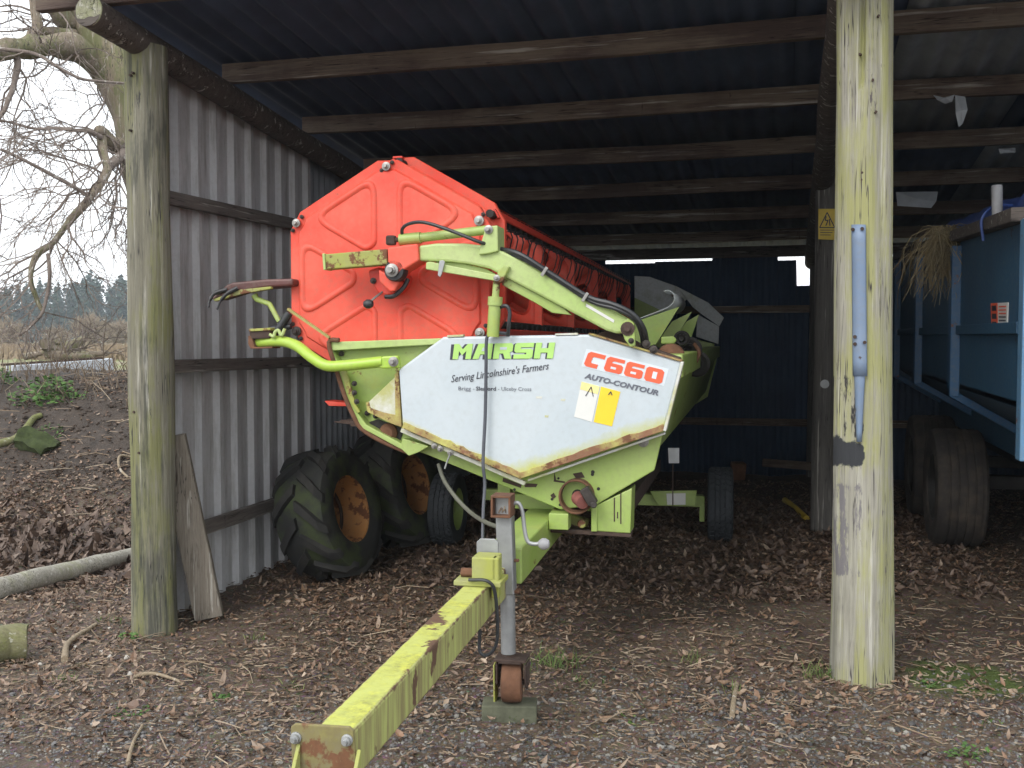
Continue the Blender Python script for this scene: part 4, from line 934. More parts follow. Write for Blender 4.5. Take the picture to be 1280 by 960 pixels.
# ------------------------------------------------------------------ header trailer
def T_(px, py, v): return TF.at(px, py, v)
tb = onz(640, 720); tr = Thing('header_trailer', 'lime green header trailer with long mossy drawbar and jockey wheel', 'trailer', (tb.x, tb.y, 0), TF.ang)
TU, TV = TF.U, TF.V
e = onz(418, 911, .63); bu, bv, bz = TF.uv(e); zt = .63; bh = .135; bw = .102
jv = TF.uv(onz(592, 733, zt))[1]; jv2 = TF.uv(gp(635, 906))[1] + .062
def drawbar_mat():
    m, nt, bs = nodes('drawbar'); v = coords(nt); c0 = tr.inv @ TF.p(bu, bv, zt - bh/2)
    sp_ = nt.nodes.new('ShaderNodeSeparateXYZ'); nt.links.new(v, sp_.inputs[0])
    def M_(op, a, b=None):
        n = nt.nodes.new('ShaderNodeMath'); n.operation = op
        for k_, x in ((0, a), (1, b)):
            if x is None: continue
            if isinstance(x, (int, float)): n.inputs[k_].default_value = x
            else: nt.links.new(x, n.inputs[k_])
        return n.outputs[0]
    ea = M_('DIVIDE', M_('ABSOLUTE', M_('SUBTRACT', sp_.outputs[0], c0.x)), bw/2); eb = M_('DIVIDE', M_('ABSOLUTE', M_('SUBTRACT', sp_.outputs[2], c0.z)), bh/2)
    ed = M_('MINIMUM', ea, eb)
    nf = noi(nt, v, 34, 6, .75); nm = noi(nt, v, 7, 6, .7); ns = noi(nt, coords(nt, (26, 26, 1.6)), 1.5, 6, .7)
    moss = mix(nt, ramp(nt, nf, .36, .62), (.25, .26, .075), (.52, .53, .085))
    moss = mix(nt, ramp(nt, nm, .42, .62), moss, (.44, .47, .13))
    side = mix(nt, ramp(nt, ns, .36, .62), (.24, .20, .09), (.43, .47, .15))
    top = M_('GREATER_THAN', eb, .985)
    col = mix(nt, top, side, moss)
    rm = ramp(nt, M_('ADD', M_('MULTIPLY', ed, .55), M_('MULTIPLY', nm, .55)), .77, .83)
    big = ramp(nt, noi(nt, coords(nt, (3, 3, 2)), 2.0, 5, .6), .60, .63)
    rust = mix(nt, nf, (.07, .04, .028), (.17, .09, .05))
    col = mix(nt, rm, col, rust); col = mix(nt, big, col, rust)
    nt.links.new(col, bs.inputs['Base Color']); bs.inputs['Roughness'].default_value = .9; bump(nt, bs, nf, .4, .006); MATS['drawbar'] = m
drawbar_mat()
mb = MB(); mb.bar(TF.p(bu, bv, zt - bh/2), TF.p(bu, max(jv + .25, jv2 + .09), zt - bh/2), bw, bh); db = tr.part('drawbar', mb, 'drawbar', bevel=.010, label='yellow green drawbar covered with moss and rust')
mb = MB(); q = [TF.at(x, y, bv - .012) for (x, y) in ((363, 909), (368, 905), (436, 909), (441, 914))]
q += [TF.p(bu + .085, bv - .012, zt - .30), TF.p(bu - .105, bv - .012, zt - .30)]; mb.prism(q, TV*.012); hp = tr.part('hitch_plate', mb, 'hitch_olive', bevel=.003)
for (px, py) in ((370, 922), (434, 925)):
    mb = MB(); M = Matrix.Translation(TF.at(px, py, bv - .013)) @ TF.m.to_4x4() @ Matrix.Rotation(R(-90), 4, 'Z'); mb.lathe(M, [(0, .022), (.006, .022), (.0065, .014), (.0115, .013), (.0115, .004), (.015, .003), (.015, -.002)], 6 if False else 12); tr.part('bolt', mb, 'galv', parent=hp, sm=True, ang=30)
for sx in (-1, 1):
    mb = MB(); x0 = bu - .01 + sx*.075; mb.prism([TF.p(x0, bv - .014, zt - .04), TF.p(x0, bv - .13, zt - .20), TF.p(x0, bv - .13, zt - .30), TF.p(x0, bv - .014, zt - .30)], TU*.010*sx); tr.part('hitch_cheek', mb, 'lime_mossy', parent=hp, bevel=.002)
mb = MB(); mb.bar(TF.p(bu + .02, max(jv + .2, jv2 + .075), zt - .015), TF.p(bu + .02, 11.2, zt - .015), .16, .16); tr.part('main_beam', mb, 'lime', bevel=.008)
# clamp on the drawbar
mb = MB(); mb.bar(TF.p(bu + .01, jv - .01, zt + .012), TF.p(bu + .01, jv + .14, zt + .012), .19, .02); cl_ = tr.part('clamp', mb, 'lime_mossy', bevel=.003)
mb = MB(); mb.box(TF.p(bu + .03, jv + .08, zt + .065), (.10, .11, .09), TF.ang); mb.box(TF.p(bu + .075, jv + .05, zt + .03), (.03, .05, .16), TF.ang); tr.part('clamp_block', mb, 'lime_mossy', parent=cl_, bevel=.006)
mb = MB(); mb.cyl(TF.p(bu - .07, jv + .06, zt + .04), TF.p(bu - .02, jv + .06, zt + .04), .018, 12); tr.part('clamp_pin', mb, 'rust', parent=cl_, sm=True, ang=30)
mb = MB(); mb.prism([TF.p(bu - .03, jv + .15, zt + .10), TF.p(bu + .06, jv + .15, zt + .10), TF.p(bu + .06, jv + .15, zt + .145), TF.p(bu + .045, jv + .15, zt + .16), TF.p(bu - .015, jv + .15, zt + .16), TF.p(bu - .03, jv + .15, zt + .145)], TV*.012); tr.part('clamp_ear', mb, 'galv', parent=cl_, bevel=.002)
mb = MB(); mb.tube(curve([TF.p(bu - .02, jv - .02, zt + .03), TF.p(bu + .06, jv - .03, zt + .03), TF.p(bu + .085, jv - .01, zt - .03), TF.p(bu + .09, jv, zt - .2), TF.p(bu + .06, jv, zt - .265), TF.p(bu + .02, jv, zt - .26), TF.p(bu + .02, jv, zt - .17)]), .007, 8); tr.part('looped_cable', mb, 'hose', parent=cl_, sm=True)
# jockey wheel stand
blk = gp(635, 906); bz0 = blk.z; jv2 = TF.uv(blk)[1] + .062; ztb = TF.at(635, 883, jv2 - .06).z
def J_(px, py, dv=0): return TF.at(px, py, jv2 + dv)
jt, jm, jl = J_(630.5, 620), J_(634, 742), J_(635, 812)
mb = MB(); mb.bar(J_(630.5, 619), J_(634.5, 742), .07, .07, up=TV); jack = tr.part('jack_tube', mb, 'galv', bevel=.006, label='grey galvanised square jack tube')
mb = MB(); a_ = J_(630.5, 614); 
for (dx, dz, sx, sz) in ((0, .042, .086, .009), (0, -.042, .086, .009), (-.038, 0, .009, .08), (.038, 0, .009, .08)): mb.obox(J_(630.5, 630) + TU*dx + Z*dz - TV*.03, TU*sx/2, TV*.05, Z*sz/2)
cap = tr.part('jack_head', mb, 'rust', parent=jack, bevel=.002)
mb = MB(); mb.obox(J_(630.5, 630) + TV*.02, TU*.037, TV*.004, Z*.04); tr.part('jack_head_back', mb, 'dark_metal', parent=jack)
mb = MB()
for i in range(7): mb.tube([J_(626 + i*1.4, 639 - (i % 3)*2) - TV*.04, J_(628 + i*1.2 + 3*math.sin(i*2), 626 + 3*math.cos(i*3)) - TV*.02], .003, 4)
tr.part('straw_wisp', mb, 'straw', parent=jack, kind='stuff')
mb = MB(); mb.cyl(J_(634.5, 735), J_(635.5, 816), .032, 16); tr.part('jack_leg', mb, 'galv', parent=jack, sm=True)
mb = MB(); mb.cyl(J_(635, 808), J_(635.5, 822), .027, 12); tr.part('jack_leg_foot', mb, 'rust_dark', parent=jack, sm=True)
mb = MB(); mb.box(J_(633, 700) - TV*.0, (.11, .02, .012), TF.ang); mb.box(J_(633, 738), (.12, .05, .012), TF.ang); mb.box(J_(619, 720) , (.03, .05, .17), TF.ang); tr.part('jack_bracket', mb, 'rust', parent=jack, bevel=.003)
mb = MB(); mb.tube(curve([J_(640, 630), J_(648, 629), J_(653, 640), J_(656, 664), J_(660, 677), J_(668, 680), J_(676, 679)], 5), .009, 10); crank = tr.part('crank', mb, 'galv', parent=jack, sm=True)
mb = MB(); mb.lathe(Matrix.Translation(J_(680, 680)) @ TF.m.to_4x4(), [(0, -.025), (.014, -.023), (.025, -.008), (.025, .008), (.016, .022), (0, .026)], 14); tr.part('crank_knob', mb, 'grip', parent=jack, sm=True)
wr = .087; wc = J_(640, 847); wc.z = ztb + wr
blk_top = wc.z - wr
mb = MB(); M = Matrix.Translation(wc) @ TF.m.to_4x4() @ Matrix.Rotation(R(8), 4, 'Z'); mb.lathe(M, [(.02, -.045), (.07, -.045), (wr-.004, -.04), (wr, -.02), (wr, .02), (wr-.004, .04), (.07, .045), (.02, .045)], 28); jw = tr.part('jockey_wheel', mb, 'rust', sm=True, ang=35)
mb = MB()
for s_ in (-1, 1):
    c = wc + TU*(.062*s_); mb.prism([c + Z*.09 - TV*.05, c + Z*.09 + TV*.05, c - Z*.0 + TV*.045, c - Z*.03, c - Z*.0 - TV*.045], TU*.008)
mb.box(wc + Z*.105, (.14, .11, .012), TF.ang); mb.box(wc + Z*.098 - TV*.03, (.10, .05, .012), TF.ang); tr.part('wheel_fork', mb, 'rust_dark', parent=jw, bevel=.006)
mb = MB(); c = wc - TU*.078; mb.prism([c + Z*.075 - TV*.03, c + Z*.09 + TV*.04, c - Z*.08 + TV*.05, c - Z*.10 - TV*.02], TU*.008); tr.part('fork_flap', mb, 'lime_mossy', parent=jw, bevel=.004)
mb = MB(); M = Matrix.Translation(wc) @ TF.m.to_4x4() @ Matrix.Rotation(R(8), 4, 'Z'); mb.cyl(M @ Vector((-.075, 0, 0)), M @ Vector((.075, 0, 0)), .012, 12); tr.part('axle_pin', mb, 'rust_dark', parent=jw, sm=True)
# concrete block under the jockey wheel
cb = wc - Z*wr; zt_b = cb.z
cs_ = MB(); rb = TF.ang + R(9); hb_ = zt_b - (bz0 - .03)
cs_.box((cb.x - .01, cb.y - .0, zt_b - hb_/2), (.235, .12, hb_), rb); single('concrete_block', cs_, 'block_side', 'small mossy concrete block under the jockey wheel', 'block', (cb.x, cb.y, bz0), bevel=.006)
# axles and small road wheels
def road_wheel(root, c, r, wd, rim_r, axis_m, mat='rubber_road', rimmat='lime', grooves=4, blocks=0, parent=None, n=40, nm='wheel'):
    M = Matrix.Translation(c) @ axis_m
    prof = [(rim_r, -wd*.40), (rim_r*1.08, -wd*.47), ((r+rim_r)/2, -wd*.52), (r*.955, -wd*.49), (r*.985, -wd*.44)]
    for g_ in range(grooves):
        x = -wd*.40 + wd*.80*g_/grooves; xn = x + wd*.80/grooves; prof += [(r, x + wd*.012), (r, xn - wd*.035), (r - .010, xn - wd*.028), (r - .010, xn - wd*.0)]
    prof += [(r*.985, wd*.44), (r*.955, wd*.49), ((r+rim_r)/2, wd*.52), (rim_r*1.08, wd*.47), (rim_r, wd*.40)]
    mb = MB(); mb.lathe(M, prof + [(rim_r*.97, 0)], n, closed=True); t_ = root.part('tyre', mb, mat, parent=parent, sm=True, ang=35)
    mb = MB(); mb.lathe(M, [(rim_r*1.06, -wd*.44), (rim_r*.98, -wd*.44), (rim_r*.88, -wd*.25), (rim_r*.86, wd*.0), (rim_r*.5, wd*.06), (rim_r*.3, wd*.02), (rim_r*.28, wd*.25), (0, wd*.25)], 28)
    mb.lathe(M, [(rim_r*.86, 0), (rim_r*.88, wd*.25), (rim_r*.98, wd*.44), (rim_r*1.06, wd*.44)], 28); root.part('rim', mb, rimmat, parent=t_, sm=True, ang=35); return t_
wR = onz(900, 685, gh(1.1, 7.6) - .0); uw, vw, zw = TF.uv(wR); vw += .285; uL = 2*bu - uw
for (u_, v_) in ((uw, vw), (2*(bu + .02) - uw - .25, vw - .35)):
    P = TF.p(u_, v_, 0); gz_ = gh(P.x, P.y); t_ = road_wheel(tr, (P.x, P.y, gz_ + .282), .285, .19, .16, TF.m.to_4x4(), grooves=4)
    mb = MB()     # wavy tread ribs
    M = Matrix.Translation((P.x, P.y, gz_ + .282)) @ TF.m.to_4x4()
    for i in range(34):
        a = 2*math.pi*i/34
        for k in range(4):
            x0 = -.078 + k*.042; d = .018*(1 if k % 2 else -1)
            pp = [Vector((x0, .284*math.cos(a), .284*math.sin(a))), Vector((x0 + .034, .284*math.cos(a + .06*(1 if k % 2 else -1)), .284*math.sin(a + .06*(1 if k % 2 else -1))))]
            mb.bar(M @ pp[0], M @ pp[1], .018, .012, up=M.to_3x3() @ Vector((0, math.cos(a), math.sin(a))))
    tr.part('tread', mb, 'rubber_road', parent=t_)
az_ = zw + .29
mb = MB(); mb.bar(TF.p(uw - .13, vw, .33), TF.p(2*bu - uw, vw, .33), .09, .09, up=Z); axl = tr.part('axle', mb, 'lime', bevel=.006)
mb = MB(); mb.box(TF.p(uw - .14, vw - .02, .27), (.04, .05, .20), TF.ang); tr.part('hub_bracket', mb, 'lime', parent=axl, bevel=.005)
q = [TF.at(x, y, vw - .12) for (x, y) in ((812, 614), (871, 613), (869, 632), (823, 632))]; mb = MB(); mb.prism(q, TV*.02); ab = tr.part('axle_board', mb, 'lime', bevel=.004)
q = [TF.at(x, y, vw - .125) for (x, y) in ((833, 617), (857, 616.5), (857, 631), (834, 631))]; mb = MB(); mb.prism(q, TV*.003); tr.part('white_plate', mb, 'sticker_white', parent=ab)
us, vs_s, zs_ = TF.uv(T_(790, 640, 5.0))
mb = MB(); mb.bar(TF.p(us - .05, 5.05, zs_), TF.p(us - .05, vw - .1, zs_ - .12), .06, .09); tr.part('side_rail', mb, 'rust_dark', bevel=.004)
mb = MB(); mb.bar(T_(700, 640, 4.98), T_(700, 660, 4.98), .10, .10, up=TV); tr.part('support_leg', mb, 'lime', bevel=.004); mb = MB(); mb.bar(T_(743, 632, 5.0), T_(743, 664, 5.0), .03, .03, up=TV); tr.part('support_leg', mb, 'lime', bevel=.004)
mb = MB(); mb.bar(T_(690, 661, 5.05), T_(790, 667, 5.05), .10, .02); tr.part('support_foot', mb, 'rust_dark', bevel=.003)
mb = MB(); mb.bar(T_(690, 640, 5.15), T_(735, 655, 5.15), .05, .05); mb.cyl(T_(727, 655, 5.0), T_(727, 655, 5.1), .022, 12); tr.part('lower_link', mb, 'lime_mossy', bevel=.008)
for v_ in (5.3, 7.4, 9.6):
    mb = MB(); mb.bar(TF.p(bu - .25, v_, zt + .10), TF.p(bu + .40, v_, zt + .10), .09, .08); tr.part('cross_beam', mb, 'lime', bevel=.006)
for v_ in (5.3, 7.4, 9.6):
    for du in (-.2, .3):
        mb = MB(); mb.bar(TF.p(bu + du, v_, zt + .14), TF.p(bu + du, v_, .86), .07, .07, up=TV); tr.part('support_post', mb, 'lime', bevel=.004)
# small white card hung behind the header
q = [H_(x, y, 6.9) for (x, y) in ((835, 560), (849, 560), (849, 579), (836, 579))]; mb = MB(); mb.prism(q, V*.004)
o = tr.part('number_card', mb, 'paper'); 
mb = MB(); mb.bar(TF.p(*[TF.uv(H_(841, 559, 6.93))[i] for i in range(3)]), H_(841, 632, 6.93), .008, .008, up=TV); tr.part('card_stay', mb, 'rust_dark')

# ------------------------------------------------------------------ spare tractor wheels leaning by the left wall
def tractor_wheel(name, label, cx, cy, r, wd, lean, yaw, seed):
    g0 = gh(cx, cy); t = Thing(name, label, 'wheel', (cx, cy, g0), 0, 'spare wheels by the grey wall')
    M = Matrix.Translation((cx, cy, g0 + r*math.cos(lean) + .0 - .015 + abs(math.sin(lean))*wd*.35)) @ Matrix.Rotation(yaw, 4, 'Z') @ Matrix.Rotation(-lean, 4, 'Y')
    rr = r*.49; h = wd/2
    prof = [(rr, -h*.82), (rr*1.05, -h*.98), (rr*1.25, -h*1.10), (r*.80, -h*1.10), (r*.89, -h*1.0), (r*.915, -h*.85), (r*.925, -h*.4), (r*.93, 0), (r*.925, h*.4), (r*.915, h*.85), (r*.89, h*1.0), (r*.80, h*1.10), (rr*1.25, h*1.10), (rr*1.05, h*.98), (rr, h*.82), (rr*.98, 0)]
    mb = MB(); mb.lathe(M, prof, 48, closed=True); ty = t.part('tyre', mb, 'rubber_moss', sm=True, ang=40)
    mb = MB(); nl = 12
    for s_ in (-1, 1):
        for i in range(nl):
            a0 = 2*math.pi*(i + (.5 if s_ > 0 else 0))/nl; vs = []
            for k in range(6):
                u = k/5; x = s_*h*(.02 + 1.08*u); a = a0 + .46*u*(.75+.25*u); ro = r*(1.0 if u < .85 else .965) ; ri = r*(.91 if u < .75 else .84)
                if k == 5: ro = r*.90; ri = r*.82
                wa = (.075 if k < 5 else .065)
                for (rad, da) in ((ri, -wa*1.35), (ro, -wa), (ro, wa), (ri, wa*1.35)): vs.append(M @ Vector((x, rad*math.cos(a+da), rad*math.sin(a+da))))
            fs = []
            for k in range(5):
                for j in range(3): fs.append((k*4+j, k*4+j+1, (k+1)*4+j+1, (k+1)*4+j))
            fs += [(0,1,2,3), (23,22,21,20)]; mb.add(vs, fs)
    t.part('tread_lugs', mb, 'rubber_black', parent=ty, sm=True, ang=40)
    mb = MB(); mb.lathe(M, [(rr*1.07, h*.92), (rr*1.04, h*.98), (rr*.99, h*.95), (rr*.95, h*.6), (rr*.90, h*.5), (rr*.86, h*.15), (rr*.87, -h*.2), (rr*.93, -h*.6), (rr*.99, -h*.95), (rr*1.07, -h*.92)], 40)
    rim = t.part('rim', mb, 'orange_rim', sm=True, ang=50)
    mb = MB(); mb.lathe(M, [(rr*.88, -h*.1), (rr*.80, -h*.12), (rr*.72, -h*.12)], 32); t.part('rim_flange', mb, 'rust_dark', parent=rim, sm=True, ang=40).modifiers.new('t', 'SOLIDIFY').thickness = .006
    return t
tractor_wheel('tractor_wheel', 'mossy chevron tread tractor tyre with orange rim, foremost beside the grey sheet wall', -3.07, 6.33, .455, .36, R(13), R(-4), 1)
tractor_wheel('tractor_wheel', 'dark tractor tyre with rusty orange rim standing behind the mossy tractor wheel', -2.98, 7.33, .47, .36, R(13), R(-4), 2)

# ------------------------------------------------------------------ blue grain trailer in the second bay
BX = 1.10; BY = 5.31; BXR = 3.35; BYE = 11.2
bt = Thing('grain_trailer', 'blue high sided farm trailer with ribbed sides and twin axle wheels', 'trailer', (2.2, 8.0, 0))
def zt2(y): return 2.19 + .045*(y - BY)
def sidepanel(x, sx):
    mb = MB()
    mb.prism([(x, BY, 1.26), (x, BYE, 1.30), (x, BYE, zt2(BYE) - .02), (x, BY, zt2(BY) - .02)], (sx*.03, 0, 0)); p = bt.part('side_panel', mb, 'blue_paint', bevel=.003)
    mb = MB(); mb.prism([(x, BY + .02, 1.262), (x, BYE, 1.302), (x + sx*.42, BYE, 1.02), (x + sx*.42, BY + .02, 1.0)], (0, 0, .03)); bt.part('sloping_panel', mb, 'blue_paint', parent=p)
    mb = MB(); mb.bar((x - sx*.015, BY + .08, 1.66), (x - sx*.015, BYE, 1.68), .03, .06); bt.part('side_rail', mb, 'blue_paint', parent=p, bevel=.004)
    for y in (7.32, 9.30, 11.1):
        mb = MB(); mb.prism([(x, y - .075, zt2(y) - .05), (x - sx*.06, y - .06, zt2(y) - .05), (x - sx*.06, y + .06, zt2(y) - .05), (x, y + .075, zt2(y) - .05)], (0, 0, -(zt2(y) - .05 - 1.22)))
        rb_ = bt.part('side_rib', mb, 'blue_rib', parent=p, bevel=.006)
        mb = MB(); mb.prism([(x - sx*.06, y - .06, 1.22), (x - sx*.06, y + .06, 1.22), (x + sx*.42, y + .06, .94), (x + sx*.42, y - .06, .94)], (0, 0, .06)); bt.part('side_rib_foot', mb, 'blue_rib', parent=p, bevel=.006)
    mb = MB(); mb.bar((x - sx*.01, BY + .06, zt2(BY) + .02), (x - sx*.01, BYE, zt2(BYE) + .02), .12, .07); bt.part('top_board', mb, 'timber_dark', parent=p, bevel=.006)
    return p
sidepanel(BX, 1); sidepanel(BXR, -1)
for x in (BX + .03, BXR - .03):
    mb = MB(); mb.box((x, BY - .03, 1.60), (.13, .10, 1.16)); bt.part('corner_post', mb, 'blue_light', bevel=.006, label='light blue rust spotted corner post')
mb = MB(); mb.box(((BX+BXR)/2, BY, 1.62), (BXR - BX - .2, .05, 1.0)); tg = bt.part('tailgate', mb, 'blue_light', bevel=.006)
for i in range(4):
    mb = MB(); mb.box((BX + .45 + i*.47, BY - .05, 1.62), (.07, .06, 1.0)); bt.part('tailgate_rib', mb, 'blue_light', parent=tg, bevel=.006)
mb = MB(); mb.box(((BX+BXR)/2, BYE, 1.65), (BXR-BX, .05, 1.0)); bt.part('headboard', mb, 'blue_paint')
mb = MB(); mb.box(((BX+BXR)/2, (BY+BYE)/2, 1.03), (BXR - BX - .82, BYE - BY, .05)); bt.part('floor', mb, 'blue_paint')
for x in (1.75, 2.65):
    mb = MB(); mb.box((x, (BY+BYE)/2 + .1, .72), (.10, BYE - BY - .1, .16)); bt.part('chassis_beam', mb, 'dark_metal', bevel=.004)
mb = MB(); mb.box(((BX+BXR)/2, (BY+BYE)/2 + .05, .90), (BXR - BX - .80, BYE - BY - .1, .20)); bt.part('lower_body', mb, 'blue_paint', bevel=.006)
for y in (8.45, 9.85):
    mb = MB(); mb.box((2.2, y, .50), (1.9, .10, .10)); bt.part('axle', mb, 'dark_metal', bevel=.004)
    for x in (1.26, 3.14):
        road_wheel(bt, (x, y, gh(x, y) + .45), .46, .36, .26, Matrix.Identity(4), 'rubber_brown', 'dark_metal', grooves=5)
mb = MB(); mb.box((1.95, BY + .05, .78), (.9, .08, .35)); bt.part('rear_bar', mb, 'blue_paint', bevel=.006)
mb = MB(); mb.tube(curve([(BX + .02, BY - .02, 1.02), (BX + .05, BY - .03, .99), (BX + .10, BY - .03, .99)]), .012, 8); lb = bt.part('lamp_bracket', mb, 'dark_metal', sm=True)
mb = MB(); mb.lathe(Matrix.Translation((BX + .085, BY - .06, .985)) @ Matrix.Rotation(R(-90), 4, 'Z'), [(0, .012), (.02, .008), (.026, 0), (.026, -.04)], 14); bt.part('reflector', mb, 'lamp_glass', parent=lb, sm=True)
# warning sticker on the side
q = [onx(px, py, BX - .004) for (px, py) in ((1239, 379), (1260, 378), (1259, 412), (1240, 411))]
mb = MB(); mb.prism(q, (.003, 0, 0)); stk = bt.part('warning_sticker', mb, 'sticker_white', label='red and white warning sticker on the blue side panel')
def kmap(s, t): return (q[0]*(1-s)+q[1]*s)*(1-t) + (q[3]*(1-s)+q[2]*s)*t + Vector((-.003, 0, 0))
mb = MB(); mb.prism([kmap(0, 0), kmap(.42, 0), kmap(.42, 1), kmap(0, 1)], (.001, 0, 0)); bt.part('red_field', mb, 'print_red', parent=stk)
for i in range(3):
    mb = MB(); mb.prism([kmap(.08, .1+i*.31)+Vector((-.002,0,0)), kmap(.36, .1+i*.31)+Vector((-.002,0,0)), kmap(.36, .3+i*.31)+Vector((-.002,0,0)), kmap(.08, .3+i*.31)+Vector((-.002,0,0))], (.001, 0, 0)); bt.part('sticker_mark', mb, 'print_black', parent=stk)
for i in range(5):
    mb = MB(); mb.prism([kmap(.5, .12+i*.13), kmap(.92, .12+i*.13), kmap(.92, .17+i*.13), kmap(.5, .17+i*.13)], (.001, 0, 0)); bt.part('sticker_print', mb, 'print_red' if i < 3 else 'print_black', parent=stk)
mb = MB(); mb.prism([kmap(.5, .80), kmap(.92, .80), kmap(.92, .92), kmap(.5, .92)], (.001, 0, 0)); bt.part('sticker_print', mb, 'print_black', parent=stk)
# tarpaulin roll, upright tube, cord
mb = MB(); pts = [Vector((BX + .12 + .02*math.sin(i), BY + .25 + i*.22, zt2(BY + .25 + i*.22) + .10 + .01*math.sin(i*1.7))) for i in range(14)]
mb.tube(pts, [.075 + .01*math.sin(i*2.3) for i in range(14)], 14); jitter(mb, .012, 9)
single('tarpaulin_roll', mb, 'tarp', 'rolled dark blue tarpaulin lying along the trailer side top', 'tarpaulin', (BX + .12, BY + .3, zt2(BY) + .05), sm=True, ang=60)
P = onx(1247, 272, BX - .02); P2 = onx(1246, 233, BX - .02)
mb = MB(); mb.cyl((P.x, P.y, P.z - .05), (P.x - .005, P.y + .01, P2.z), .028, 14); bt.part('stake_tube', mb, 'grip', sm=True, ang=30)
P = onx(1232, 285, BX - .07); mb = MB(); mb.tube(curve([(BX - .08, P.y, P.z - .07), (BX - .09, P.y, P.z + .05), (BX - .02, P.y + .02, P.z + .12), (BX + .1, P.y + .03, P.z + .10), (BX + .1, P.y, P.z - .05)]), .008, 6); bt.part('tie_cord', mb, 'tarp', sm=True)
# straw hanging over the trailer side
def straw_clump(name, label, c, n, top_r, ln, seed, mat='hay'):
    rg = random.Random(seed); mb = MB()
    for i in range(n):
        a = rg.uniform(0, 6.28); r = top_r*math.sqrt(rg.random()); p = Vector(c) + Vector((r*math.cos(a)*.7, r*math.sin(a), rg.uniform(-.05, .10)))
        l = ln*rg.uniform(.35, 1.1); d = Vector((rg.gauss(-.05, .35), rg.gauss(0, .45), rg.uniform(-.7, .25))).normalized(); pts = [p]
        for k in range(5):
            d = (d*.7 + Vector((rg.gauss(0, .26), rg.gauss(0, .30), -.36))).normalized(); pts.append(pts[-1] + d*l/5)
        mb.tube(pts, [.0035, .0035, .003, .003, .0025, .0015], 3, cap=False)
    return single(name, mb, mat, label, 'straw', tuple(c))
P = onx(1178, 300, BX - .10); straw_clump('straw_clump', 'tangled clump of dry straw hanging over the blue trailer side', (P.x, P.y, P.z), 340, .11, .44, 3)
P = onx(1141, 318, BX - .04); straw_clump('straw_clump', 'thin wisp of straw trailing beside the larger straw clump', (P.x, P.y, P.z), 40, .07, .5, 4)

# ------------------------------------------------------------------ plank, logs, sticks, block on the left
def plank(name, label, a, b, wd, th, mat, n_hint):
    mb = MB(); a = Vector(a); b = Vector(b); d = (b-a).normalized(); sd_ = d.cross(n_hint).normalized(); nn = sd_.cross(d)
    n = 14; vs = []; fs = []
    for k in range(n+1):
        c = a.lerp(b, k/n); ww = wd*(1 + .05*noise.noise((k*.5, 1, wd)))
        for (i, j) in ((-1,-1),(1,-1),(1,1),(-1,1)): vs.append(c + sd_*ww/2*i + nn*th/2*j + nn*.008*noise.noise((k*.4, 4, 4)))
    for k in range(n):
        for j in range(4): fs.append((k*4+j, k*4+(j+1)%4, (k+1)*4+(j+1)%4, (k+1)*4+j))
    fs += [(3,2,1,0), tuple(range(n*4, n*4+4))]; mb.add(vs, fs)
    return single(name, mb, mat, label, 'plank', tuple(a), bevel=.006)
pa = onz(262, 772, gh(-3.1, 5.2)); pb = ony(214, 545, Y0 + .17)
plank('plank', 'weathered grey brown plank leaning against the green corner post', pa, (pb.x, pb.y, pb.z), .165, .055, 'plank', Vector((.35, -1, .2)))
def log(name, label, pts, r, mat, cat='log', endmat='log_end', n=14, sub=10, amp=.25, holes=False):
    P = curve(pts, sub); k = len(P); rs = r if isinstance(r, (list, tuple)) else None
    rad = [(rs[0] + (rs[1]-rs[0])*i/(k-1) if rs else r)*(1 + amp*.3*noise.noise((i*.35, 2, P[0].x))) for i in range(k)]
    mb = MB(); mb.tube(P, rad, n); jitter(mb, (rs[0] if rs else r)*amp*.5, 7, P[0].y)
    return single(name, mb, mat, label, cat, tuple(P[0]), sm=True, ang=50)
log('fallen_pole', 'long pale barkless pole lying on leaves behind the corner post', [gp(-60, 770, .06).lerp(gp(172, 702, .07), t_) + Z*.02*math.sin(t_*5) for t_ in (0, .3, .6, 1)], (.075, .052), 'log_pale', n=16)
log('cut_log', 'short mossy green cut log lying on the gravel', [gp(-70, 835, .07), gp(-30, 832, .08), gp(10, 825, .085), gp(34, 822, .085)], .095, 'log_green', n=20, sub=6)
log('branch', 'crooked mossy branch resting on a green block on the bank', [gp(-15, 562, .03), gp(15, 556, .04), gp(30, 546, .05), gp(42, 530, .04), gp(52, 524, .03)], (.04, .025), 'log_green', 'branch')
P = gp(46, 560, .03); mb = MB(); nb_ = 7; ax_, ay_, az_ = Vector((.135, .03, -.07)), Vector((.03, .075, .05)), Vector((.02, -.04, .05))
for (f0, f1, f2) in ((ax_, ay_, az_), (ax_, ay_, -az_), (ay_, az_, ax_), (ay_, az_, -ax_), (az_, ax_, ay_), (az_, ax_, -ay_)):
    mb.add([P + f0*(2*i/nb_-1) + f1*(2*j/nb_-1) + f2 for j in range(nb_+1) for i in range(nb_+1)], [(j*(nb_+1)+i, j*(nb_+1)+i+1, (j+1)*(nb_+1)+i+1, (j+1)*(nb_+1)+i) for j in range(nb_) for i in range(nb_)])
jitter(mb, .045, 7); jitter(mb, .016, 24, 3); single('mossy_block', mb, 'moss', 'moss covered block half sunk in the earth bank', 'block', tuple(P), sm=True, ang=60)
log('curved_stick', 'forked bent stick lying between white pebbles', [gp(81, 828, .015), gp(84, 812, .02), gp(96, 800, .02), gp(110, 792, .02), gp(120, 785, .015)], (.018, .010), 'stick', 'stick')
log('upright_stick', 'short pale stick lying on the leaf strewn ground beside grass', [gp(915, 900, .01), gp(917, 880, .015), gp(921, 858, .012)], (.012, .010), 'stick', 'stick')
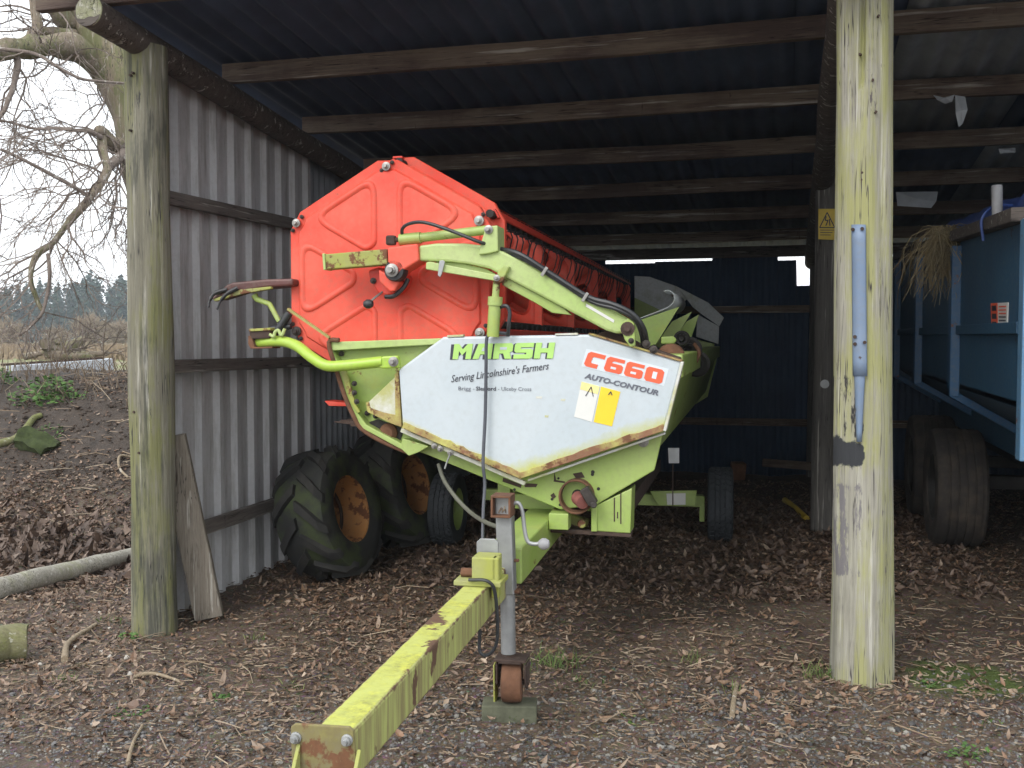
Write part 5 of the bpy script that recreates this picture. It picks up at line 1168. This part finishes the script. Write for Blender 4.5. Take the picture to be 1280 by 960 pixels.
log('thin_stick', 'long thin dry stem curving over the gravel', [gp(160, 960, .01), gp(166, 935, .014), gp(178, 912, .012)], (.009, .006), 'stick', 'stick')
log('thin_stick', 'pale bent stem lying over gravel with green tip', [gp(167, 850, .01), gp(190, 848, .016), gp(214, 852, .014), gp(230, 858, .01)], (.010, .006), 'stick', 'stick')
log('thin_stick', 'curved root looping out of the bank beside the corner post', [gp(163, 572, .01), gp(150, 579, .05), gp(149, 590, .04), gp(160, 600, .02)], (.012, .010), 'stick', 'stick')
# pebbles
pk = 0
for (px, py, r) in ((86, 785, .018), (91, 773, .022), (124, 767, .024), (95, 811, .026), (119, 821, .02), (137, 823, .02), (160, 825, .03), (51, 833, .028), (162, 845, .028), (137, 788, .02), (322, 805, .02), (331, 806, .018), (127, 816, .02)):
    r *= .6; P = gp(px, py, .0); mb = MB(); rg = random.Random(px)
    mb.lathe(Matrix.Translation(P + Z*r*.4) @ Matrix.Rotation(rg.uniform(0, 3), 4, 'Z'), [(0, -r)] + [(r*.7*math.cos(R(x)), r*math.sin(R(x))) for x in (-60, -25, 10, 45, 70)] + [(0, r)], 9); jitter(mb, r*.7, 40, px)
    single('pebble', mb, 'pebble_white', 'white chalky pebble on the ground by the corner post', 'pebble', tuple(P), 'white pebbles', sm=True, ang=60)
P = gp(213, 790, .02); mb = MB(); mb.add([P + Vector(v) for v in ((-.035, 0, .02), (-.01, -.03, .012), (.04, -.02, 0), (.02, .015, .015), (0, 0, .03))], [(0,1,4),(1,2,4),(2,3,4),(3,0,4)]); single('yellow_leaf', mb, 'yellow', 'bright yellow leaf fallen at the foot of the corner post', 'leaf', tuple(P))
# small yellow toy like tool and scraps at the foot of the grey post
a, b = gp(981, 632, .05), gp(1008, 652, .02); mb = MB(); mb.tube([a, a.lerp(b, .5) + Z*.02, b], [.028, .02, .03], 10); single('yellow_tool', mb, 'sign_yellow', 'yellow ended handle lying near the grey post', 'tool', tuple(b), sm=True)
P = gp(922, 600, .1); mb = MB(); mb.box(P, (.16, .12, .20), .4); jitter(mb, .03, 8); single('rusty_can', mb, 'rust', 'rusty reddish can standing behind the trailer road wheel', 'can', tuple(P), bevel=.01)

# ------------------------------------------------------------------ bare tree beyond the left wall
def TP(px, py, D): return ondist(px, py, D)
class TreeB:
    def __init__(s): s.limb = MB(); s.twig = MB(); s.rg = random.Random(21)
    def grow(s, p, d, l, r, depth, dr=-.05):
        if depth <= 0 or r < .0022: return
        rg = s.rg; n = 5; pts = [p]; q = d.copy(); kids = []
        for k in range(n):
            q = (q + Vector((rg.gauss(0, .26), rg.gauss(0, .26), rg.gauss(dr, .24)))).normalized(); pts.append(pts[-1] + q*l/n); kids.append((pts[-1].copy(), q.copy()))
        s.twig.tube(pts, [r, r*.9, r*.8, r*.7, r*.6, r*.5], 5 if r > .012 else 3, cap=False)
        for i, (kp, kd) in enumerate(kids):
            if i == 0 and rg.random() < .5: continue
            nb = 1 if rg.random() < (.95 if i == n-1 else .72) else 0
            for _ in range(nb):
                ax = Vector((rg.gauss(0, 1), rg.gauss(0, 1), rg.gauss(0, 1))).normalized(); nd = (kd + ax*rg.uniform(.45, .9)).normalized()
                s.grow(kp, nd, l*rg.uniform(.42, .7), r*rg.uniform(.48, .66), depth-1, dr)
tb_ = TreeB()
Dt = 12.0; g0 = TP(222, 430, Dt); gz0 = gh(g0.x, g0.y)
trunk = MB(); tp = curve([Vector((g0.x, g0.y, gz0 - .1)), TP(220, 330, Dt), TP(206, 220, Dt), TP(182, 130, Dt), TP(145, 60, Dt), TP(118, -20, Dt), TP(95, -140, Dt + .3), TP(85, -280, Dt + .6)], 6)
trunk.tube(tp, [.52 - .22*i/(len(tp)-1) for i in range(len(tp))], 18); jitter(trunk, .05, 2.2)
tree = Thing('bare_tree', 'large bare tree with mossy limbs behind the left wall of the barn', 'tree', (g0.x, g0.y, gz0))
tree.part('trunk', trunk, 'bark', sm=True, ang=180)
limbs = [
 ([(135, 95, 12.0), (110, 68, 11.7), (85, 58, 11.5), (60, 57, 11.3), (25, 60, 11.1), (-20, 62, 10.8), (-90, 50, 10.5)], .18, .09),
 ([(120, 20, 12.0), (90, 30, 11.8), (70, 10, 11.6), (45, -15, 11.4), (10, -60, 11.2)], .16, .07),
 ([(105, 45, 11.9), (90, 42, 11.7), (60, 40, 11.6), (40, 41, 11.5), (34, 48, 11.4)], .07, .03),
 ([(45, 45, 11.4), (46, 28, 11.4), (42, 8, 11.4), (38, -20, 11.4)], .06, .04),
 ([(175, 190, 12.0), (156, 184, 11.7), (140, 180, 11.5), (128, 166, 11.4), (124, 163, 11.3)], .10, .06),
 ([(127, 168, 11.4), (128, 190, 11.3), (134, 210, 11.2), (126, 228, 11.1), (108, 252, 11.0), (84, 280, 10.9), (66, 303, 10.8), (45, 320, 10.7), (38, 345, 10.6), (45, 372, 10.6), (55, 390, 10.6)], .055, .022),
 ([(60, 318, 10.7), (62, 340, 10.6), (60, 365, 10.6), (52, 392, 10.5), (38, 408, 10.5), (24, 420, 10.4)], .022, .012),
 ([(134, 210, 11.2), (145, 200, 11.3), (157, 190, 11.5)], .05, .06),
 ([(20, 68, 11.1), (22, 85, 11.0), (16, 110, 10.9), (8, 130, 10.8), (-2, 150, 10.7)], .04, .02),
 ([(128, 172, 11.3), (112, 164, 11.2), (95, 163, 11.1), (70, 160, 11.0), (40, 160, 10.9), (0, 150, 10.8)], .028, .012),
 ([(0, 186, 10.6), (30, 200, 10.7), (60, 216, 10.8), (90, 232, 10.9), (110, 245, 11.0)], .016, .024),
 ([(-20, 60, 10.8), (40, 66, 10.7), (70, 82, 10.6), (100, 98, 10.6), (130, 102, 10.8), (156, 104, 11)], .022, .012)]
for (lp_, r0, r1) in limbs:
    P = curve([TP(*q) for q in lp_], 6); n = len(P); mb = MB(); mb.tube(P, [r0 + (r1-r0)*i/(n-1) for i in range(n)], 12); jitter(mb, r0*.28, 5, r0*50)
    tree.part('limb', mb, 'bark' if r0 > .05 else 'twig', sm=True, ang=180)
    for k in range(5, n, 5):
        rr = r0 + (r1-r0)*k/(n-1); t_ = (P[k] - P[k-1]).normalized()
        for _ in range(1):
            d = (t_*.4 + Vector((tb_.rg.gauss(-.2, .6), tb_.rg.gauss(0, .5), tb_.rg.gauss(-.25, .5)))).normalized(); tb_.grow(P[k], d, tb_.rg.uniform(.55, .95), min(.014, rr*.4), 4)
for (px, py, l) in ((150, 185, 1.2), (130, 200, 1.1), (150, 230, 1.0), (158, 260, .9), (155, 210, 1.1), (110, 165, 1.2), (90, 160, 1.2), (60, 160, 1.1), (30, 200, 1.0), (95, 235, 1.0), (20, 150, 1.2), (158, 290, .9), (70, 300, .9), (0, 250, 1.0), (0, 320, .8), (130, 130, 1.0)):
    for _ in range(3): tb_.grow(TP(px, py, 11 + tb_.rg.uniform(-.5, .8)), Vector((tb_.rg.uniform(-1, .5), tb_.rg.uniform(-.4, .4), tb_.rg.uniform(-.9, .4))).normalized(), l*tb_.rg.uniform(.8, 1.1), .011, 4)
tree.part('crown', tb_.twig, 'twig', kind='stuff')

# ------------------------------------------------------------------ beyond the bank: trough, brush pile, scrub, wood
a, b = TP(8, 459, 12.6), TP(133, 450, 13.2); 
mb = MB(); mb.bar(a + Vector((0, .1, -.06)), b + Vector((0, .1, -.06)), .35, .16); tro = Thing('metal_trough', 'long pale grey metal trough lying behind the earth bank', 'trough', tuple(a - Z*.15)); tro.part('body', mb, 'trough_grey', bevel=.01)
mb = MB(); mb.bar(a + Vector((-.02, -.07, .03)), b + Vector((.02, -.07, .03)), .03, .03); tro.part('rim', mb, 'rust_dark', bevel=.004)
for i in range(9): mb = MB(); c = a.lerp(b, (i + .5)/9) + Vector((0, -.08, -.06)); mb.box(c, (.02, .03, .15), YAW); tro.part('rib', mb, 'trough_grey')
bp = TP(85, 432, 17); pile = Thing('brush_pile', 'heap of broken logs and branches in the field beyond the trough', 'pile', (bp.x, bp.y, gh(bp.x, bp.y)))
for (p, q_, r) in (((55, 430), (68, 446), .10), ((60, 440), (98, 432), .14), ((80, 442), (108, 424), .12), ((72, 424), (60, 440), .09), ((90, 444), (135, 441), .07), ((58, 443), (118, 447), .08), ((100, 440), (110, 426), .06), ((30, 446), (70, 436), .06)):
    mb = MB(); A, B = TP(*p, 16.5 + random.uniform(0, .8)), TP(*q_, 16.7 + random.uniform(0, .8)); mb.tube(curve([A, A.lerp(B, .5) + Z*random.uniform(-.05, .08), B]), [r]*5 + [r*.7]*8, 9); jitter(mb, r*.3, 4); pile.part('log', mb, 'bark', sm=True, ang=60)
tb2 = TreeB()
for i in range(26): tb2.grow(TP(random.uniform(20, 130), random.uniform(436, 446), 16.5), Vector((random.uniform(-.7, .7), .1, random.uniform(.1, 1))).normalized(), .5, .012, 3, .0)
pile.part('brushwood', tb2.twig, 'twig', kind='stuff')
# tall dead stems along the crest
mb = MB(); rg = random.Random(8)
for i in range(220):
    px = rg.uniform(-30, 168); D = rg.uniform(9.8, 12.4); P = TP(px, 460, D); P.z = gh(P.x, P.y) - .03; h = rg.uniform(.08, .35) if rg.random() < .93 else rg.uniform(.5, .9); d = Vector((rg.gauss(0, .3), rg.gauss(0, .3), 1))
    mb.tube([P, P + d*h*.5, P + d*h*.8 + Vector((rg.gauss(0, .08), 0, .1*h))], [.006, .005, .002], 3, cap=False)
o = single('dead_stems', mb, 'straw', 'pale dead weed stems standing along the crest of the bank', 'weeds', (0, 0, 0), kind='stuff')
mb = MB(); rg = random.Random(9)
for i in range(5000):
    D = rg.uniform(30, 75); px = rg.uniform(-60, 175); P = TP(px, 430, D); P.z = gh(P.x, P.y); h = rg.uniform(.2, .5); s_ = rg.uniform(.03, .08)
    mb.add([P + Vector((-s_, 0, 0)), P + Vector((s_, 0, 0)), P + Vector((rg.gauss(0, .15), rg.gauss(0, .1), h))], [(0, 1, 2)])
o = single('rough_grass', mb, 'reed', 'pale brown rough grass across the far field', 'grass', (0, 0, 0), kind='stuff')
# far conifer wood
mb = MB(); rg = random.Random(10)
for i in range(170):
    D = rg.uniform(165, 235); px = rg.uniform(-130, 230); P = TP(px, 425, D); P.z = .9; h = rg.uniform(11, 14)*D/200*(.88 + .18*noise.noise((px*.03, 1, 1)) + (.10*(px/160))); wd = h*rg.uniform(.16, .24)
    for k in range(170):
        t = rg.random()**.8; a = rg.uniform(0, 6.28); rr = wd*(1.02-t)*rg.uniform(.4, 1.0); q_ = P + Vector((rr*math.cos(a), rr*math.sin(a), h*(.04 + .96*t))); s_ = rg.uniform(.5, 1.1)*(1.15 - .6*t)
        mb.add([q_ + Vector((rg.uniform(-1, 1), rg.uniform(-1, 1), rg.uniform(-.5, .3)))*s_, q_ + Vector((rg.uniform(-1, 1), rg.uniform(-1, 1), rg.uniform(-.5, .3)))*s_, q_ + Vector((rg.uniform(-.4, .4), rg.uniform(-.4, .4), .7))*s_], [(0, 1, 2)])
single('far_wood', mb, 'conifer', 'far belt of dark blue green conifers on the horizon', 'wood', (0, 0, 0), kind='stuff')
for (px, D, h, lab) in ((115, 88, 3.0, 'pale bare rounded scrub tree in front of the dark wood'), (148, 92, 2.6, 'smaller pale bare bush beside the rounded scrub tree before the wood'), (12, 80, 2.3, 'bare brownish scrub beside the drooping branch tips before the wood'), (70, 95, 1.9, 'low bare scrub behind the brush pile before the wood')):
    P = TP(px, 425, D); P.z = gh(P.x, P.y); tt = TreeB(); tt.rg = random.Random(px)
    t_ = Thing('scrub_tree', lab, 'tree', tuple(P), 0, 'scrub before the wood')
    mb = MB(); mb.tube([P, P + Z*h*.25], [.12, .09], 7); t_.part('trunk', mb, 'bark')
    for i in range(60): tt.grow(P + Z*h*tt.rg.uniform(.02, .3), Vector((tt.rg.gauss(0, .6), tt.rg.gauss(0, .6), tt.rg.uniform(.3, 1))).normalized(), h*.48, .075, 4, .06)
    t_.part('crown', tt.twig, 'stick', kind='stuff')

# ------------------------------------------------------------------ litter on the ground
def scatter(n, dens, region):
    out = []; x0, x1, y0, y1 = region
    while len(out) < n:
        x = random.uniform(x0, x1); y = random.uniform(y0, y1)
        if random.random() < dens(x, y): out.append((x, y))
    return out
def visible(x, y):
    xc = x*math.cos(YAW) + y*math.sin(YAW); D = -x*math.sin(YAW) + y*math.cos(YAW)
    return D > 3.3 and abs(xc)/D < .62
def fast_mesh(name, V_, F_, mat, label, cat):
    me = bpy.data.meshes.new(name); me.from_pydata(V_, [], F_); me.materials.append(MATS[mat])
    o = bpy.data.objects.new(name, me); C.objects.link(o); o['kind'] = 'stuff'; o['label'] = label; o['category'] = cat; return o
MP = onz(1215, 790)
def leafdens(x, y):
    if not visible(x, y): return 0
    D = -x*math.sin(YAW) + y*math.cos(YAW)
    patch = .62 + .8*noise.noise((x*.8, y*.8, 40)) 
    if x < -3.9: 
        d = 1.0 if D < 8.8 else .55
        if gh(x, y) > .6: d *= .45
    elif D < 4.2: d = .3
    elif D < 4.5: d = .8
    elif D < 6.2: d = .9
    elif D < 9: d = 1.0
    else: d = .5
    if D > 4.9 and D < 5.9 and -1.3 < x < .6: d *= .45     # trodden bare strip
    if x > .5: d *= .75
    if (x - MP.x)**2 + (y - MP.y)**2 < .9: d *= .35
    return d*max(.12, min(1, patch))
def leaves(n, smin, smax, dens, region, name, label, mat='leaf', tilt=.35, lift=.004):
    V_ = []; F_ = []
    for (x, y) in scatter(n, dens, region):
        s = random.uniform(smin, smax); wd = s*random.uniform(.28, .5); a = random.uniform(0, 6.283); z = gh(x, y) + lift + random.random()*.014
        ca, sa = math.cos(a), math.sin(a); tx, ty = random.gauss(0, tilt), random.gauss(0, tilt); cu = random.uniform(.05, .5)*s; fo = random.uniform(-.1, .45)*wd
        loc = ((-s/2, 0, cu*.5), (-s*.1, -wd/2, fo), (s*.2, -wd*.42, fo*.9), (s/2, 0, cu*.6), (s*.2, wd*.42, fo), (-s*.1, wd/2, fo*.8), (0, 0, 0))
        o = len(V_)
        for (px, py, pz) in loc:
            qz = pz + px*tx + py*ty
            V_.append((x + px*ca - py*sa, y + px*sa + py*ca, max(z + qz, gh(x, y) - .004)))
        for i in range(6): F_.append((o+6, o+i, o+(i+1) % 6))
    return fast_mesh(name, V_, F_, mat, label, 'leaves')
leaves(62000, .012, .048, leafdens, (-7.5, 3.8, 3.2, 11.5), 'leaf_litter', 'brown fallen leaves strewn over the ground')
leaves(10000, .012, .05, lambda x, y: (1 - .75*sstep(.25, .9, gh(x, y)))*max(.1, min(1, .6 + 1.2*noise.noise((x*1.1, y*1.1, 31)))) if visible(x, y) else 0, (-7.2, -3.85, 5.2, 10.4), 'bank_litter', 'shredded brown leaves covering the foot of the earth bank')
leaves(900, .045, .075, leafdens, (-7.0, 3.4, 3.4, 9), 'whole_leaves', 'larger whole brown leaves lying among the shredded litter', tilt=.5, lift=.008)
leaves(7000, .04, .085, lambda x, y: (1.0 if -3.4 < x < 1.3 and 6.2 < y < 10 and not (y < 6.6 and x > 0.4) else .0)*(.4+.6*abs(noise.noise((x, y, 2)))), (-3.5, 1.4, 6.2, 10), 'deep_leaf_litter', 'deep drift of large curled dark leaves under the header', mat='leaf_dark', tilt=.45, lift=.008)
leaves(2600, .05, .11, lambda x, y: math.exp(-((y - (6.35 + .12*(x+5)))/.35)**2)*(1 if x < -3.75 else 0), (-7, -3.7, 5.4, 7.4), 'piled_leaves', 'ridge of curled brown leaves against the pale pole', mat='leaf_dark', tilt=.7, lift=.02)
def bits(n, dens, region, name, label, mat, l0, l1, r, cat):
    V_ = []; F_ = []
    for (x, y) in scatter(n, dens, region):
        l = random.uniform(l0, l1); a = random.gauss(.25, 1.0); z = gh(x, y) + .004 + random.random()*.014; d = Vector((math.cos(a), math.sin(a), random.gauss(0, .10)))*l/2; sd_ = Vector((-math.sin(a), math.cos(a), 0))*r*random.uniform(.6, 1.5); c = Vector((x, y, z)); b_ = Vector((random.gauss(0, .08)*l, random.gauss(0, .08)*l, abs(random.gauss(0, .04)*l)))
        o = len(V_); up = Vector((0, 0, r*1.3))
        for k, p in enumerate((c - d, c + b_, c + d)):
            V_ += [tuple(p - sd_), tuple(p + sd_), tuple(p + up)]
        for k in range(2):
            for j in range(3): F_.append((o+k*3+j, o+k*3+(j+1) % 3, o+k*3+3+(j+1) % 3, o+k*3+3+j))
    return fast_mesh(name, V_, F_, mat, label, cat)
def frontdens(x, y):
    D = -x*math.sin(YAW) + y*math.cos(YAW); return (1 - .85*sstep(4.6, 7.0, D))*(.35 + .65*max(0, min(1, .5 + noise.noise((x*1.3, y*1.3, 9))))) if visible(x, y) else 0
bits(5500, frontdens, (-5.2, 3, 3.2, 8.5), 'straw_litter', 'short dry straw and bark shreds lying on the ground', 'straw', .014, .055, .0022, 'straw')
bits(170, frontdens, (-5.2, 3, 3.2, 7.5), 'twig_litter', 'long thin dry twigs and stems on the ground', 'straw', .09, .26, .0026, 'twigs')
bits(500, lambda x, y: 1 if x < -3.9 and visible(x, y) else 0, (-7.5, -3.9, 5.2, 10.5), 'bank_twigs', 'thin dry twigs scattered down the earth bank', 'straw', .08, .35, .0035, 'twigs')
def graveldens(x, y):
    D = -x*math.sin(YAW) + y*math.cos(YAW); xc = x*math.cos(YAW) + y*math.sin(YAW)
    g = 1 - sstep(3.95, 5.0, D + .35*noise.noise((x*1.5, y*1.5, 3)))
    return g if visible(x, y) else 0
ico = [(0,0,1),(.89,0,.45),(.28,.85,.45),(-.72,.53,.45),(-.72,-.53,.45),(.28,-.85,.45),(.72,.53,-.45),(-.28,.85,-.45),(-.89,0,-.45),(-.28,-.85,-.45),(.72,-.53,-.45),(0,0,-1)]
icf = [(0,1,2),(0,2,3),(0,3,4),(0,4,5),(0,5,1),(1,6,2),(2,7,3),(3,8,4),(4,9,5),(5,10,1),(6,7,2),(7,8,3),(8,9,4),(9,10,5),(10,6,1),(11,7,6),(11,8,7),(11,9,8),(11,10,9),(11,6,10)]
V_ = []; F_ = []
for (x, y) in scatter(10000, graveldens, (-4.2, 2.2, 3.2, 5.6)):
    r = random.uniform(.003, .009) if random.random() < .95 else random.uniform(.010, .017); a = random.uniform(0, 6.28); sx, sy, sz = random.uniform(.7, 1.3), random.uniform(.7, 1.3), random.uniform(.45, .8); z = gh(x, y) + r*.25; o = len(V_); ca, sa = math.cos(a), math.sin(a)
    for (i, j, k) in ico:
        i *= sx*r*random.uniform(.85, 1.15); j *= sy*r; k *= sz*r; V_.append((x + i*ca - j*sa, y + i*sa + j*ca, z + k))
    F_ += [(o+f[0], o+f[1], o+f[2]) for f in icf]
fast_mesh('gravel', V_, F_, 'gravel', 'grey and pale gravel across the foreground', 'gravel')
V_ = []; F_ = []
for (x, y) in scatter(1800, lambda x, y: (1 if x < -3.95 and visible(x, y) and gh(x, y) > .12 else 0), (-7.5, -3.9, 5.8, 10.6)):
    r = random.uniform(.006, .018) if random.random() < .95 else random.uniform(.018, .035); z = gh(x, y) + r*.15; o = len(V_); a = random.uniform(0, 6.28); ca, sa = math.cos(a), math.sin(a); sx = random.uniform(.8, 1.6)
    for (i, j, k) in ico:
        i *= sx*r*random.uniform(.8, 1.2); j *= r*random.uniform(.8, 1.2); k *= r*.7; V_.append((x + i*ca - j*sa, y + i*sa + j*ca, z + k))
    F_ += [(o+f[0], o+f[1], o+f[2]) for f in icf]
fast_mesh('soil_clods', V_, F_, 'clod', 'dark crumbling clods of soil on the earth bank', 'soil')
# grass tufts and green weeds
def tuft(px, py, n, h, label, sp=.10, mat='grass'):
    P = gp(px, py); mb = MB(); rg = random.Random(px*7 + py)
    for i in range(n):
        a = rg.uniform(0, 6.28); r = sp*rg.random(); b_ = Vector((P.x + r*math.cos(a), P.y + r*math.sin(a), 0)); b_.z = gh(b_.x, b_.y) - .005; l = h*rg.uniform(.4, 1.1); o_ = Vector((rg.gauss(0, .55), rg.gauss(0, .55), 1)).normalized(); sd_ = Vector((math.cos(a), math.sin(a), 0))*.0026
        m_ = b_ + o_*l*.55; t_ = b_ + o_*l*.9 + Vector((o_.x, o_.y, -.25))*l*.35
        mb.add([b_ - sd_, b_ + sd_, m_ + sd_*.8, m_ - sd_*.8, t_], [(0, 1, 2, 3), (3, 2, 4)])
    return single('grass_tuft', mb, mat, label, 'grass', tuple(P))
tuft(690, 836, 70, .16, 'grass tuft growing beside the mossy concrete block', .16); tuft(1030, 848, 60, .12, 'grass tuft at the foot of the pale yellow green post', .12)
tuft(862, 830, 16, .13, 'thin upright grass blades among leaves before the trailer', .05); tuft(912, 868, 14, .09, 'small grass blades beside the short pale stick', .05)
tuft(139, 779, 26, .08, 'small green tuft beside the green corner post', .07); tuft(80, 852, 34, .06, 'short grass patch on the gravel below the cut log', .09)
tuft(615, 895, 8, .12, 'few grass blades in front of the concrete block', .03); tuft(642, 900, 8, .12, 'grass blades before the concrete block corner', .03); tuft(372, 862, 20, .06, 'green tuft near the drawbar end', .06); tuft(365, 855, 10, .05, 'tiny green sprig close to the drawbar', .05)
tuft(720, 855, 30, .07, 'low grass spreading right of the concrete block', .14)
tuft(318, 800, 16, .07, 'small green tuft in front of the leaning plank', .06); tuft(1205, 945, 30, .05, 'low green weeds on the trodden ground', .05); tuft(1240, 905, 26, .03, 'bright moss like tuft on the trodden ground', .07); tuft(1150, 860, 10, .04, 'tiny weed right of the pale post', .05)
def leafy(px, py, n, label, sp=.14, s=.04, hgt=.12, mat='ivy'):
    P = gp(px, py); mb = MB(); rg = random.Random(px*3 + py)
    for i in range(n):
        a = rg.uniform(0, 6.28); r = sp*math.sqrt(rg.random()); c = Vector((P.x + r*math.cos(a), P.y + r*math.sin(a), 0)); c.z = gh(c.x, c.y) + rg.uniform(.01, hgt)*(1 - r/sp*.5); u = Vector((rg.gauss(0, 1), rg.gauss(0, 1), rg.gauss(0, .35))).normalized()*s*rg.uniform(.5, 1.1); w_ = u.cross(Vector((rg.gauss(0, .4), rg.gauss(0, .4), 1))).normalized()*s*.38
        mb.add([c - u*.5, c - w_ - Z*.003, c + u*.55, c + w_, c + Z*s*.12], [(0, 1, 4), (1, 2, 4), (2, 3, 4), (3, 0, 4)])
        if i % 4 == 0: mb.tube([Vector((c.x*.6+P.x*.4, c.y*.6+P.y*.4, gh(c.x, c.y))), c], .003, 3, cap=False)
    return single('leafy_weed', mb, mat, label, 'weed', tuple(P))
leafy(50, 497, 150, 'green nettle like plant near the top of the bank', .30, .07, .22); leafy(88, 500, 50, 'small green weed right of the nettle like plant on the bank', .18, .05, .1); leafy(5, 478, 50, 'green weed on the crest of the bank beside the trough', .2, .06, .15)
leafy(60, 547, 40, 'small ivy growing around the mossy block', .14, .035, .06); leafy(278, 712, 46, 'green weed at the foot of the grey sheet wall', .13, .035, .05); leafy(137, 706, 30, 'ivy sprig growing over the pale pole', .05, .045, .08); leafy(160, 800, 26, 'dusty green weed at the front foot of the corner post', .08, .03, .05)
leafy(640, 895, 7, 'single bright green weed before the concrete block', .03, .04, .03, 'grass'); leafy(275, 876, 16, 'small bright weed on gravel left of the drawbar', .05, .03, .03); leafy(163, 893, 30, 'low bright weeds on the gravel', .12, .02, .02); leafy(1215, 948, 26, 'broad leafed weed on the trodden ground among moss patches', .10, .03, .04); leafy(1160, 858, 12, 'tiny leafy seedling right of the pale post', .05, .025, .03)
leafy(790, 902, 8, 'yellow green fallen leaves on gravel', .08, .03, .01, 'grass')

# ------------------------------------------------------------------ damp air
hm = bpy.data.materials.new('haze'); hm.use_nodes = True; hn = hm.node_tree; hn.nodes.remove(hn.nodes['Principled BSDF'])
pv = hn.nodes.new('ShaderNodeVolumePrincipled'); pv.inputs['Color'].default_value = (.86, .93, 1, 1); pv.inputs['Density'].default_value = .0009; pv.inputs['Anisotropy'].default_value = .1
hn.links.new(pv.outputs[0], hn.nodes['Material Output'].inputs['Volume'])
mb = MB(); mb.box((0, 770, 8), (1790, 1640, 22)); me = mb.mesh('haze'); me.materials.append(hm); ho = bpy.data.objects.new('haze', me); C.objects.link(ho); ho['kind'] = 'stuff'
ho['label'] = 'thin pale winter haze over the field'; ho['category'] = 'haze'
